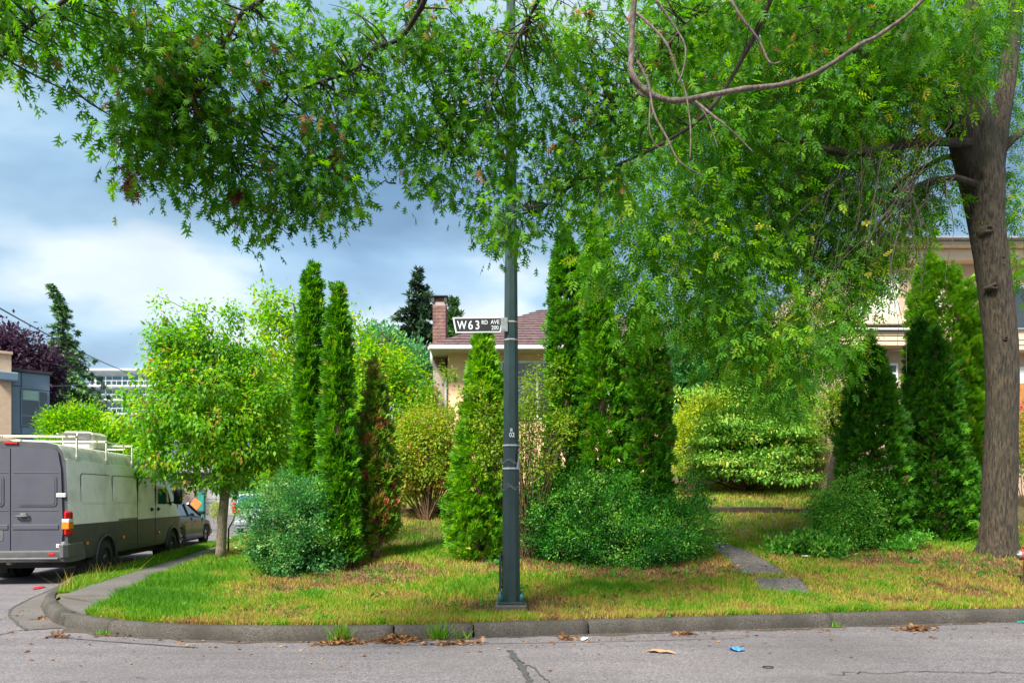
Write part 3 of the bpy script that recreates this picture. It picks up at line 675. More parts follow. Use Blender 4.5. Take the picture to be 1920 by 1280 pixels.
cypress('very dark plump cedar nearest the left side of the big trunk',
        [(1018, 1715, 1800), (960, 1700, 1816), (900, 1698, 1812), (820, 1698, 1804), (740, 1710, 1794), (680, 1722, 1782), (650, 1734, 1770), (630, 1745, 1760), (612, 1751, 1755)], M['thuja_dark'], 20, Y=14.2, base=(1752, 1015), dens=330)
cypress('tall light green cedar against the tan house, left of its pair',
        [(960, 1730, 1850), (900, 1728, 1852), (800, 1720, 1850), (700, 1712, 1846), (620, 1710, 1836), (560, 1714, 1812), (520, 1718, 1790), (495, 1724, 1760), (478, 1736, 1744)], M['thuja_bright'], 21, Y=16.9, base=(1785, 960), dens=300, tone=(.55, .3), lump=.2)
cypress('thin tall cedar half hidden directly behind the big trunk',
        [(960, 1800, 1880), (800, 1796, 1876), (700, 1800, 1870), (620, 1805, 1860), (560, 1812, 1850), (520, 1825, 1838)], M['thuja_bright'], 22, Y=17.6, base=(1838, 960), dens=130, tone=(.4, .3))

# ------------------------------------------------------------------ shrubs
def shrub(name, label, base, blobs, m, tm, n_cl, per, cs, ls, seed, stems=14, cat='shrub', bm='twig_brown', Y=None, sr=.012, sy=0.0, **kw):
    if Y is None: p0 = hit(*base)
    else: x_ = (base[0] - 960) / FPX * Y; p0 = Vector((x_, Y, float(Z(x_, Y))))
    t = thing(name, label, cat, p0)
    bl = [(b[0], b[1], b[2], b[3], p0.y + b[4]) + tuple(b[5:]) for b in blobs]
    kw.setdefault('shoots', .2); kw.setdefault('wobble', .34)
    cc = foliage(t, m, tm, bl, n_cl, per, cs, ls, name=kw.pop('crown', 'foliage'), seed=seed, **kw)
    rr = np.random.default_rng(seed)
    if stems:
        sel = cc[rr.choice(len(cc), min(stems, len(cc)), replace=False)]
        branches(t, M[bm], [(rr.uniform(-.12, .12), rr.uniform(-.1, .1) + sy, -.05) for _ in range(4)], sel, sr, 'stems', .12, seed)
    return t, cc
shrub('privet_bush', 'rounded blue green bush at the foot of the slim cedar pair', (545, 1082),
      [(555, 985, 85, 80, .35, .6), (520, 945, 62, 48, .5, .5), (575, 1035, 68, 42, .15, .45), (595, 930, 45, 40, .5, .4), (500, 1020, 32, 32, .3, .3)], M['box_l'], LEAF2, 600, 48, .075, .044, 31, 26, sy=.4, droop=-.1, shell=.6, tone=(.5, .42), shoots=.2)
shrub('boxwood_bush', 'large dark green bush spreading in front of the cedar clump', (1160, 1066),
      [(1062, 962, 76, 66, .7, .7), (1020, 940, 36, 46, .7, .4), (1075, 900, 40, 34, .9, .4), (1140, 975, 90, 62, .8, .7), (1160, 915, 34, 36, 1.0, .4), (1240, 985, 66, 50, .8, .6), (1290, 935, 34, 46, .9, .4), (1308, 985, 38, 50, .7, .4), (1150, 1010, 140, 48, .5, .6), (1235, 1022, 86, 34, .5, .5), (1070, 1015, 62, 38, .5, .5), (1000, 990, 28, 44, .8, .4), (1225, 925, 24, 30, 1.0, .3), (1170, 1050, 70, 12, .35, .3)], M['box'], LEAF2, 1400, 50, .085, .042, 32, 60, sy=.75, droop=-.1, shell=.62, tone=(.5, .45), shoots=.2)
shrub('boxwood_bush', 'loose green bush beside the garden path, in front of a dark cedar', (1590, 1036),
      [(1585, 945, 46, 58, .3, .5), (1555, 985, 46, 44, .2, .45), (1615, 970, 44, 50, .4, .4), (1605, 1005, 60, 28, .3, .4), (1535, 945, 24, 30, .3, .3), (1640, 900, 26, 34, .5, .3)], M['box'], LEAF2, 560, 46, .08, .040, 33, 30, sy=.5, droop=-.1, shell=.6, tone=(.8, .4), shoots=.22)
shrub('low_weeds', 'low patch of lush weeds at the path edge beside the loose green bush', (1500, 1042),
      [(1480, 1030, 45, 14, .25, .4), (1520, 1024, 36, 20, .2, .4), (1560, 1032, 26, 14, .1, .3)], M['box'], LEAF2, 220, 26, .09, .075, 34, 0, cat='weeds', droop=-.8, out=.3, shell=.0, tone=(.8, .3))
shrub('low_weeds', 'small leafy seedlings growing under the dark cedars', (1690, 1036),
      [(1680, 1024, 34, 10, .15, .25), (1720, 1008, 22, 7, .25, .2)], M['box'], LEAF2, 120, 18, .05, .045, 35, 0, cat='weeds', droop=-.6, shell=.2, tone=(.75, .2))
# yellow and red tinged viburnum with visible twiggy base
vt, cc = shrub('viburnum_bush', 'yellow green bush tinged with red, on a twiggy base behind the sickly cedar', (800, 952),
      [(795, 850, 62, 62, .2, .8), (760, 890, 38, 40, .1, .6), (840, 820, 40, 55, 0, .6), (800, 795, 50, 30, .2, .5), (835, 885, 35, 30, .1, .5), (765, 830, 35, 35, .2, .5)], M['yellow'], LEAF2, 800, 24, .13, .075, 36, 70, Y=17.0, droop=.3, tone=(.45, .35), shell=.35, sr=.02)
shrub('viburnum_bush', 'tall airy yellow green bush rising behind the lamp post', (985, 985),
      [(1000, 740, 32, 60, 0, .5), (985, 820, 40, 60, 0, .5), (1010, 880, 40, 50, 0, .5), (950, 800, 40, 50, -.1, .5), (905, 780, 25, 30, -.6, .25), (925, 850, 32, 40, -.6, .3), (870, 735, 22, 16, -.3, .2), (845, 700, 14, 14, -.3, .2), (1055, 800, 20, 60, -.6, .3), (905, 730, 16, 12, -.4, .15), (1045, 700, 18, 30, -.2, .2)], M['yellow'], LEAF2, 640, 14, .09, .05, 37, 90, Y=12.3, droop=.2, tone=(.22, .25), shell=.2, flat=.6, sr=.012)
# layered dogwood
dt, dcc = shrub('dogwood_tree', 'low spreading tree with pale green leaves in flat tiers on the upper lawn', (1405, 917),
      [(1405 + random.uniform(-100, 95) * (1 - q * .012), 892 - q * 6.6 + random.uniform(-6, 6), random.uniform(50, 92) - q * .9, random.uniform(5, 9), random.uniform(-1.1, .5), .9) for q in range(24)] + [(1405, 840, 140, 42, .2, 1.3), (1440, 790, 110, 42, .2, 1.3), (1350, 800, 80, 44, .2, 1.2)], M['dogwood'], LEAF2, 2300, 22, .19, .10, 38, 60, Y=21.5, cat='tree', droop=.12, flat=.3, shell=.3, tone=(.6, .32), shoots=.3, sr=.035)
MB().tube([(0, 0, -.1), (.02, 0, .25), (-.1, 0, .55), (-.3, .1, .9)], [.17, .14, .11, .06], 9).build('trunk', M['bark'], dt, True)
shrub('golden_bush', 'bright golden leaved bush left of the tiered tree', (1290, 900),
      [(1280, 800, 18, 26, 0, .4), (1270, 840, 12, 24, 0, .4), (1330, 750, 40, 12, .3, .6), (1290, 770, 22, 14, 0, .4), (1272, 875, 12, 12, 0, .3)], M['golden'], LEAF, 150, 18, .12, .075, 39, 8, Y=20.0, droop=.2, shell=.3)
shrub('sumac_tree', 'feathery green small tree with thin bare stems behind the cedar clump', (1300, 880),
      [(1290, 640, 55, 40, 0, 1.0), (1350, 660, 60, 40, .3, 1.0), (1275, 735, 50, 24, -.2, .8), (1340, 725, 60, 20, 0, 1.0), (1265, 690, 30, 30, 0, .8), (1400, 690, 60, 50, .5, 1.2), (1480, 690, 70, 50, .6, 1.2)], M['fern'], COMP, 420, 14, .25, .34, 40, 26, Y=22.2, cat='tree', droop=.3, sr=.04)
shrub('rose_bush', 'rose bush with red blooms at the right edge beyond the big trunk', (1925, 900),
      [(1925, 800, 32, 45, 0, .6), (1918, 860, 24, 30, 0, .5)], M['yellow'], LEAF, 160, 18, .12, .07, 41, 14, Y=18.5, shell=.3, tone=(.3, .3))
rb = bpy.data.objects['rose_bush']
rl = np.array([P(x_, y_, 18.2) for x_, y_ in ((1912, 758), (1918, 752), (1923, 756), (1910, 766), (1917, 768), (1925, 764), (1915, 762))]) - np.array(rb.location)
rl = np.repeat(rl, 14, 0) + rng.normal(size=(98, 3)) * .025
scatter('rose_blooms', LEAF[0], LEAF[1], rl, frames(rng.normal(size=(98, 3)), rng.normal(size=(98, 3))), np.full(98, .06), rng.random(98), M['rose'], rb)['kind'] = 'stuff'

# ------------------------------------------------------------------ young street tree
p0 = hit(415, 1046)
st = thing('street_tree', 'young bright green street tree with a pale trunk between lawn and sidewalk', 'tree', p0)
def wp(px, py, Y): return P(px, py, Y) - Vector(p0)
Yt = p0.y
MB().tube([wp(414, 1052, Yt), wp(414, 1030, Yt), wp(417, 980, Yt), wp(421, 930, Yt), wp(424, 900, Yt), wp(420, 860, Yt), wp(412, 800, Yt), wp(405, 720, Yt), wp(400, 640, Yt)], [.14, .118, .108, .105, .11, .075, .055, .035, .015], 12).build('trunk', M['bark_pale'], st, True)
stb = [(405, 655, 52, 40, Yt + .2, .8), (330, 700, 58, 42, Yt, .9), (470, 690, 55, 48, Yt + .3, .9), (390, 740, 95, 50, Yt, 1.3), (300, 775, 66, 34, Yt - .2, .9), (480, 770, 66, 50, Yt + .2, 1.1), (350, 845, 88, 36, Yt - .3, 1.0), (450, 850, 76, 36, Yt, 1.0), (275, 820, 40, 26, Yt - .2, .6), (310, 640, 34, 30, Yt, .5), (303, 596, 20, 30, Yt, .25), (297, 562, 10, 12, Yt, .15), (376, 600, 18, 32, Yt, .3), (432, 596, 24, 26, Yt + .2, .35), (340, 650, 40, 34, Yt, .6), (355, 893, 26, 18, Yt - .3, .4), (290, 880, 22, 14, Yt - .3, .4), (510, 830, 36, 44, Yt, .6), (252, 742, 26, 9, Yt, .3), (240, 790, 30, 14, Yt - .1, .3), (400, 790, 110, 40, Yt - .2, 1.3), (520, 730, 30, 40, Yt, .5), (420, 900, 50, 16, Yt - .3, .5)]
cc = foliage(st, M['lime'], LEAF, stb, 1650, 22, .12, .105, seed=50, droop=.75, shell=.3, tone=(.45, .38), shoots=.2, wobble=.3)
lim = []
for q in ([(424, 905), (450, 880), (478, 862), (505, 840)], [(422, 890), (380, 830), (340, 770), (320, 690)], [(420, 860), (450, 800), (470, 720), (480, 660)], [(416, 830), (360, 800), (300, 780)], [(408, 760), (375, 700), (370, 640), (374, 590)]):
    lim.append([wp(a, b, Yt + random.uniform(-.3, .3) * (i > 0)) for i, (a, b) in enumerate(q)])
mb = MB()
for q in lim: mb.tube(q, [.05, .035, .022, .012][:len(q)] if len(q) == 4 else [.05, .03, .015], 7, False)
mb.build('limbs', M['twig'], st, True)
branches(st, M['twig'], [p for q in lim for p in q] + [wp(405, 720, Yt), wp(400, 650, Yt)], cc[::9], .014, 'branches', .15, 51)

# ------------------------------------------------------------------ trees behind
def tree(name, label, basepx, Y, blobs, m, tm, n_cl, per, cs, ls, seed, tr=.15, zbase=None, bm='twig', group=None, **kw):
    x_ = (basepx - 960) / FPX * Y; z0 = float(Z(x_, Y)) if zbase is None else zbase
    t = thing(name, label, 'tree', (x_, Y, z0), 0, group)
    cc = foliage(t, m, tm, [(b[0], b[1], b[2], b[3], Y + (b[4] if len(b) > 4 else 0), (b[2] / FPX * Y)) for b in blobs], n_cl, per, cs, ls, seed=seed, **{'shoots': .08, **kw})
    top = min(b[1] for b in blobs); h = P(0, top, Y).z - z0
    ax = np.mean([((b[0] - 960) / FPX * Y - x_) for b in blobs])
    trunk = [(0, 0, -.1), (0, 0, h * .3), (ax * .5, 0, h * .6), (ax, 0, h * .93)]
    MB().tube(trunk, [tr, tr * .8, tr * .5, tr * .15], 8).build('trunk', M[bm], t, True)
    branches(t, M[bm], trunk[1:], cc[::max(1, len(cc) // 50)], tr * .25, 'branches', .3, seed)
    return t, cc
tree('maple_tree', 'yellow green tree with upright shoots directly behind the taller slim cedar', 560, 20.5,
     [(520, 640, 50, 70), (560, 720, 70, 80), (520, 800, 60, 80), (500, 585, 26, 40), (535, 590, 24, 36), (590, 850, 70, 70), (650, 800, 60, 80), (560, 900, 70, 50), (640, 900, 60, 40)], M['lime'], LEAF2, 1100, 22, .2, .12, 61, droop=.5, tone=(.62, .24), shell=.3)
tree('maple_tree', 'yellow green tree between the slim cedar pair and the peach house', 720, 23.5,
     [(660, 640, 24, 50), (700, 700, 50, 60), (730, 780, 60, 70), (700, 860, 60, 60), (780, 740, 36, 50), (690, 920, 50, 30), (770, 830, 50, 60), (740, 690, 30, 40), (668, 600, 12, 26)], M['lime'], LEAF2, 900, 22, .22, .13, 62, droop=.4, tone=(.6, .26), shell=.3)
tree('bluegreen_tree', 'soft blue green tree with rounded heads left of the peach house', 740, 38,
     [(720, 655, 34, 30), (700, 640, 22, 18), (765, 665, 26, 22), (790, 690, 24, 24), (740, 710, 50, 30), (790, 740, 34, 30), (735, 640, 16, 18), (700, 690, 40, 30)], M['bluegreen'], LEAF2, 700, 22, .3, .22, 63, droop=-.3, tone=(.55, .3), zbase=1.9)
tree('plum_tree', 'dark purple leaved tree behind the blue grey building', 60, 46,
     [(15, 645, 26, 30), (52, 665, 30, 34), (20, 690, 34, 30), (90, 690, 22, 34), (60, 715, 44, 26), (-20, 680, 40, 60), (60, 760, 36, 34)], M['plum'], LEAF2, 700, 20, .4, .3, 64, droop=.1, zbase=0, shoots=0, tone=(.45, .25), tr=.3)
tree('hedge_tree', 'bright lime green tree showing over the van roof', 150, 31,
     [(115, 800, 32, 28), (155, 790, 36, 26), (195, 815, 30, 26), (140, 840, 55, 40), (210, 870, 40, 40), (105, 835, 22, 30)], M['lime'], LEAF2, 1500, 20, .18, .12, 65, droop=-.2, zbase=0, tone=(.48, .22))
tree('hedge_tree', 'shadowy green trees far down the side street behind the parked sedan', 470, 60,
     [(470, 900, 50, 30), (300, 905, 40, 30), (540, 900, 50, 40), (230, 860, 30, 30), (600, 880, 60, 60), (700, 870, 60, 60)], M['fern'], LEAF2, 700, 20, .5, .4, 66, droop=-.1, zbase=0, tone=(.4, .3))
tree('maple_tree', 'shadowy green tree filling the gap behind the tiered tree, against the tan house', 1560, 19.0,
     [(1600, 740, 40, 30), (1570, 780, 34, 40)], M['yellow'], LEAF2, 200, 20, .15, .09, 67, droop=.2, tone=(.3, .3))

def conifer(name, label, basepx, Y, top_py, base_py, hw, m, seed, zbase=0, droop=.35, nb=210, dens=34, lean=0, ls=.3, tip=0, irregular=.3):
    x_ = (basepx - 960) / FPX * Y; t = thing(name, label, 'tree', (x_, Y, zbase)); r = np.random.default_rng(seed)
    H = P(0, top_py, Y).z - zbase; hb = P(0, base_py, Y).z - zbase
    locs = []; fw = []; mb = MB()
    for i in range(nb):
        u_ = (r.random() ** 1.1); z = hb + (H - hb) * u_; wid = np.interp(u_, [p[0] for p in hw], [p[1] for p in hw]) / FPX * Y * (1 + irregular * r.normal() * .6)
        a = r.random() * 6.28; L_ = max(.12, wid); cx = lean * max(0, u_ - .8) * 5 * (u_ ** 2)
        d = np.array((math.cos(a), math.sin(a), 0)); k = max(4, int(L_ * dens / 2.2))
        s_ = np.sort(r.random(k)) ** .7
        pts = np.array([cx, 0, z]) + d * (s_ * L_)[:, None]; pts[:, 2] += -droop * L_ * s_ ** 1.6 + .06 * L_ * (s_ > .85)
        locs.append(pts + r.normal(size=(k, 3)) * .05 * np.array([1, 1, .6])); fw.append(d * .7 + r.normal(size=(k, 3)) * .5 + np.array([0, 0, -droop]))
        if L_ > .4: mb.tube([(cx, 0, z), tuple(np.array([cx, 0, z]) + d * L_ * .5 + np.array([0, 0, -droop * L_ * .3])), tuple(np.array([cx, 0, z]) + d * L_ * .9 + np.array([0, 0, -droop * L_ * .85]))], [.035, .02, .006], 4, False)
    locs = np.concatenate(locs); fw = np.concatenate(fw); n = len(locs)
    scatter('crown', SPRAY[0], SPRAY[1], locs, frames(fw, r.normal(size=(n, 3)) * .5 + np.array([0, 0, 1])), ls * (.6 + .7 * r.random(n)), (.45 + .25 * r.normal(size=n)).clip(0, 1), m, t)['kind'] = 'stuff'
    mb.build('branches', M['twig'], t)['kind'] = 'stuff'
    MB().tube([(0, 0, 0), (0, 0, H * .5), (0, 0, H * .85), (lean * .35, 0, H * .97), (lean * 1.0, 0, H)], [.3, .2, .07, .035, .01], 8).build('trunk', M['bark'], t, True)
    return t
conifer('cedar_tree', 'tall drooping evergreen with a bent tip above the blue grey building', 118, 58, 532, 800, [(0, 78), (.22, 78), (.38, 62), (.48, 36), (.6, 26), (.75, 16), (.9, 8), (1, 2)], M['cedar'], 71, droop=.5, nb=330, lean=-1.1, ls=.42, dens=20, irregular=.45)
conifer('fir_tree', 'dark ragged fir tree behind the brick chimney', 785, 46, 502, 720, [(0, 42), (.35, 40), (.6, 30), (.85, 12), (1, 2)], M['conifer'], 72, zbase=1.9, droop=.12, nb=230, ls=.42, irregular=.5)
conifer('fir_tree', 'small fir tree peeking out right of the brick chimney', 850, 52, 562, 700, [(0, 26), (.5, 22), (.8, 12), (1, 3)], M['cedar'], 73, zbase=1.9, droop=-.2, nb=200, ls=.42)
for k, (bx, Yk, tp, lb) in enumerate(((1330, 34, 690, 'dark evergreen mass far behind the golden bush'), (660, 55, 700, 'dark evergreen far behind the sickly cedar'), (1560, 30, 640, 'dark evergreen between the two houses'))):
    conifer('fir_tree', lb, bx, Yk, tp, 930, [(0, 70), (.5, 50), (1, 5)], M['conifer'], 80 + k, zbase=1.2, nb=110, ls=.5)

# ------------------------------------------------------------------ big ash tree on the lawn
p0 = hit(1872, 1037); YA = p0.y
ash = thing('ash_tree', 'big mature tree with thick brown trunk and drooping foliage, right of the lawn', 'tree', p0)
def ap_(px, py, dY=0.0): return P(px, py, YA + dY) - p0
k_ = YA / FPX
mb = MB()
mb.tube([ap_(1873, 1058), ap_(1873, 1034), ap_(1873, 1015), ap_(1873, 960), ap_(1875, 880), ap_(1878, 800), ap_(1880, 720), ap_(1877, 640), ap_(1868, 560), ap_(1858, 480), ap_(1849, 417), ap_(1841, 333), ap_(1837, 285), ap_(1831, 225), ap_(1826, 160), ap_(1823, 90), ap_(1822, 0, .1), ap_(1815, -100, .1)],
        [46 * k_, 36 * k_, 31 * k_, 29 * k_, 28 * k_, 27 * k_, 27 * k_, 27.5 * k_, 28 * k_, 28 * k_, 30.5 * k_, 38 * k_, 34 * k_, 25 * k_, 20 * k_, 18 * k_, 16 * k_, 13 * k_], 28)
tr_o = mb.build('trunk', M['bark'], ash, True)
v = tr_o.data.vertices; co = np.empty(len(v) * 3, np.float32); v.foreach_get('co', co); co = co.reshape(-1, 3)
an = np.arctan2(co[:, 1], co[:, 0]); co[:, :2] += (np.c_[np.cos(an), np.sin(an)] * (.016 * wob(np.c_[np.cos(an) * 3, np.sin(an) * 3, co[:, 2] * 3], 4, 1.2) + .05 * np.exp(-np.clip(co[:, 2], 0, 9) / .14) * np.sin(an * 5 + 1))[:, None]); v.foreach_set('co', co.ravel())
def limb(pts, rad, name='limb', m='bark', n=10): return MB().tube(pts, rad, n).build(name, M[m], ash, True)
limb([ap_(1842, 370), ap_(1800, 235, -.1), ap_(1760, 190, -.3), ap_(1700, 148, -.6), ap_(1630, 118, -1), ap_(1560, 80, -1.4), ap_(1480, 20, -2)], [.30, .24, .20, .16, .12, .09, .06])
limb([ap_(1846, 370), ap_(1872, 240, .1), ap_(1886, 160, .2), ap_(1896, 90, .2), ap_(1908, -20, .3), ap_(1930, -120, .3)], [.26, .17, .15, .13, .12, .1])
limb([ap_(1815, 268, -.3), ap_(1760, 266, -.5), ap_(1700, 270, -.8), ap_(1640, 283, -1.1), ap_(1590, 288, -1.3), ap_(1545, 280, -1.5), ap_(1500, 262, -1.7), ap_(1440, 264, -2)], [.085, .075, .075, .065, .06, .05, .045, .025], n=8)
limb([ap_(1830, 345, -.3), ap_(1790, 332, -.5), ap_(1740, 340, -.7), ap_(1690, 362, -.9), ap_(1650, 400, -1.1)], [.06, .05, .042, .03, .015], n=7)
limb([ap_(1820, 290, .3), ap_(1770, 295, .5), ap_(1700, 330, .7), ap_(1640, 390, .9), ap_(1600, 460, 1.0)], [.07, .05, .04, .028, .012], n=7)
limb([ap_(1860, 300, .3), ap_(1900, 260, .5), ap_(1960, 220, .6)], [.09, .07, .05], n=7)
for bx, by, br in ((1862, 497, .11), (1836, 440, .08), (1846, 545, .06), (1868, 640, .035)):
    pb = ap_(bx, by); pb.y -= .25 + .03 * math.cos(bx); mb = MB(); n_ = 14; v_ = []
    for q_, (u_, w_) in enumerate(((1.5, .06), (1.25, -.01), (.95, -.045), (.62, -.05), (.45, -.025), (.12, -.012))):
        for a_ in range(n_):
            an_ = 2 * math.pi * a_ / n_; jr = 1 + .12 * math.sin(an_ * 3 + bx) + .07 * math.sin(an_ * 5 + q_)
            v_.append(pb + Vector((math.cos(an_) * br * u_ * jr * 1.15, w_ + .05 * abs(math.cos(an_)) * u_, math.sin(an_) * br * u_ * jr * .8)))
    mb.add(v_, [(q_ * n_ + a_, q_ * n_ + (a_ + 1) % n_, (q_ + 1) * n_ + (a_ + 1) % n_, (q_ + 1) * n_ + a_) for q_ in range(5) for a_ in range(n_)] + [tuple(5 * n_ + a_ for a_ in range(n_))])
    mb.build('knot', M['bark'], ash, True)
ya = YA
ab = [(1180, 330, 110, 110, -2.4), (1130, 470, 60, 60, -2.2), (1210, 480, 80, 80, -2.2), (1200, 560, 50, 50, -2.3), (1290, 420, 120, 110, -1.8), (1300, 560, 80, 80, -1.6), (1380, 540, 90, 100, -1.4), (1390, 650, 80, 60, -1.6), (1470, 640, 90, 90, -1.5), (1480, 720, 60, 34, -1.7), (1540, 560, 90, 90, -1.2), (1580, 640, 46, 46, -1.3), (1400, 400, 120, 100, -1), (1520, 420, 120, 100, -.6), (1600, 440, 60, 46, -.5), (1640, 470, 34, 44, -.5), (1590, 540, 40, 60, -.8), (1690, 440, 34, 26, -.3), (1625, 520, 30, 26, -.6), (1660, 380, 90, 80, 0), (1740, 385, 45, 40, .3), (1730, 310, 60, 50, .6), (1480, 250, 160, 120, -1), (1330, 260, 130, 120, -1.8), (1620, 230, 140, 110, 0), (1550, 120, 170, 100, -.8), (1700, 100, 120, 90, -.4), (1400, 100, 160, 100, -1.4), (1880, 100, 80, 90, .9), (1900, 220, 50, 80, .9), (1905, 400, 34, 80, .7), (1900, 500, 26, 40, .6), (1800, 50, 120, 80, 1.2), (1260, 140, 120, 120, -2), (1600, 0, 250, 90, -1), (1350, -20, 200, 80, -1.5), (1780, 130, 60, 60, -.9), (1690, 200, 90, 60, -.9), (1560, 330, 100, 60, -.6), (1850, 30, 80, 60, -.9), (1900, 330, 30, 60, 1.2)]
cc = foliage(ash, M['ash'], COMP, [(b[0], b[1], b[2], b[3], ya + b[4], max(.7, b[2] * k_ * 1.0)) for b in ab], 2300, 12, .16, .185, seed=90, droop=.7, shell=.15, tone=(.5, .3), hang=.14, wobble=.1)
cc2 = foliage(ash, M['ash'], COMP, [(b[0], b[1], b[2], b[3], ya + b[4] + 1.8, max(.7, b[2] * k_)) for b in ab[4:26]], 560, 10, .2, .19, seed=91, droop=.75, shell=.1, tone=(.7, .25), hang=.14, name='inner_crown')
rr = random.Random(5); mb = MB()
limbs_px = [((1800, 235), (1630, 118)), ((1760, 266), (1590, 288)), ((1590, 288), (1440, 264)), ((1700, 270), (1545, 280)), ((1790, 332), (1650, 400)), ((1770, 295), (1640, 390)), ((1630, 118), (1480, 20))]
for i in range(170):          # long drooping twigs that leave the limbs
    a, b = limbs_px[rr.randrange(len(limbs_px))]; t_ = rr.random(); x0 = a[0] + (b[0] - a[0]) * t_; y0 = a[1] + (b[1] - a[1]) * t_
    L_ = rr.uniform(110, 330); dx = -rr.uniform(-.1, 1.1) * L_; dY = rr.uniform(-1.6, .4); k1 = rr.uniform(-14, 14); k2 = rr.uniform(-14, 14)
    pts = [ap_(x0 + dx * t + k1 * math.sin(t * 5) + k2 * math.sin(t * 9), y0 + L_ * (t ** 1.4), dY - .5 * t) for t in np.linspace(0, 1, 8)]
    mb.tube(pts, list(np.linspace(.010, .003, 8)), 4, False)
mb.build('drooping_twigs', M['twig'], ash)['kind'] = 'stuff'

# ------------------------------------------------------------------ oak overhanging from behind the camera
OT = Vector((3.6, -2.6, 0))
oak = thing('oak_tree', 'oak tree whose lobed leaves and low boughs overhang the top of the view', 'tree', OT)
def op(px, py, Y): return P(px, py, Y) - OT
hub = Vector((-.3, .3, 4.6))
MB().tube([(0, 0, -.1), (0, 0, .3), (-.05, .05, 2.0), (-.2, .2, 3.6), hub, hub + Vector((-.1, .4, 3.0))], [.5, .36, .3, .27, .24, .1], 16).build('trunk', M['bark'], oak, True)
def bough(pts, r0, r1, m='twig', name='bough', n=8, root=True):
    q = ([hub] if root else []) + [op(*p) for p in pts]; k = len(q); rj = random.Random(k * 7 + int(r0 * 1e4))
    q = [p_ + Vector((rj.uniform(-1, 1), rj.uniform(-1, 1), rj.uniform(-1, 1))) * (.022 if i_ else 0) for i_, p_ in enumerate(q)]
    # resample smoothly
    out = []
    for i in range(k - 1):
        a, b, c, d = q[max(i - 1, 0)], q[i], q[i + 1], q[min(i + 2, k - 1)]
        for s_ in range(5):
            t = s_ / 5; out.append(.5 * ((2 * b) + (c - a) * t + (2 * a - 5 * b + 4 * c - d) * t * t + (3 * b - a - 3 * c + d) * t ** 3))
    out.append(q[-1]); mm = len(out)
    MB().tube(out, [(r0 + (r1 - r0) * (i / (mm - 1)) ** .8) * (1.22 if i % 5 == 0 else rj.uniform(.9, 1.05)) for i in range(mm)], n).build(name, M[m], oak, True); return out
S = []
S += bough([(1100, -700, 4.2), (790, 10, 6.2), (700, 90, 6.4), (655, 135, 6.5), (565, 172, 6.5), (505, 205, 6.4), (470, 250, 6.3), (440, 310, 6.3)], .030, .006)
S += bough([(1000, -700, 3.6), (520, -40, 5.6), (462, 20, 5.7), (430, 70, 5.7), (395, 130, 5.7), (360, 190, 5.7)], .03, .005)
S += bough([(1100, -500, 4.8), (786, 0, 7.0), (792, 80, 7.1), (812, 160, 7.1), (835, 230, 7.1), (850, 300, 7.0)], .028, .005)
S += bough([(1300, -500, 4.4), (1020, -10, 6.4), (975, 60, 6.5), (950, 120, 6.5), (905, 200, 6.6)], .028, .005)
S += bough([(1700, -500, 5.0), (1420, 60, 7.0), (1330, 200, 7.2), (1240, 270, 7.3), (1150, 315, 7.3), (1080, 350, 7.3), (1000, 400, 7.2)], .036, .006)
S += bough([(900, -900, 3.0), (300, -120, 4.8), (120, 0, 4.9), (40, 60, 4.9), (0, 110, 4.9)], .028, .005)
S += bough([(1500, -700, 4.6), (1340, -40, 7.0), (1270, 60, 7.2), (1200, 140, 7.2), (1140, 220, 7.2)], .028, .005)
# the bare pale branch that dips and curls up again
B1 = bough([(1900, -200, 4.3), (1728, 0, 4.4), (1660, 55, 4.5), (1600, 92, 4.5), (1540, 125, 4.6), (1480, 152, 4.6), (1400, 172, 4.6), (1330, 186, 4.6), (1260, 189, 4.6), (1215, 178, 4.6), (1190, 145, 4.6), (1181, 90, 4.6), (1182, 40, 4.6), (1190, -30, 4.6)], .009, .021, 'twig_dead', 'dead_branch', 10, False)
for q, a, b in (([(1194, 25, 4.6), (1225, 45, 4.55), (1250, 90, 4.5), (1275, 140, 4.5), (1290, 175, 4.5), (1288, 240, 4.5), (1298, 300, 4.5)], .010, .004), ([(1230, 0, 4.5), (1262, 40, 4.5), (1278, 85, 4.5), (1279, 130, 4.5), (1274, 165, 4.5)], .008, .004),
                ([(1195, 115, 4.6), (1215, 160, 4.6), (1228, 210, 4.55), (1250, 255, 4.5), (1280, 300, 4.5), (1320, 335, 4.5)], .010, .0035), ([(1220, 180, 4.6), (1217, 250, 4.6), (1234, 272, 4.6), (1254, 262, 4.6)], .006, .003),
                ([(1300, 187, 4.6), (1345, 220, 4.5), (1375, 255, 4.5), (1412, 282, 4.5)], .010, .004), ([(1290, 190, 4.6), (1320, 215, 4.6), (1335, 250, 4.6), (1338, 275, 4.6)], .006, .003),
                ([(1370, 0, 4.7), (1398, 40, 4.7), (1420, 80, 4.7), (1438, 118, 4.7), (1470, 108, 4.7)], .011, .005), ([(1188, 150, 4.6), (1205, 168, 4.6), (1222, 185, 4.6)], .012, .008)):
    bough(q, a, b, 'twig_dead', 'dead_twig', 6, False)
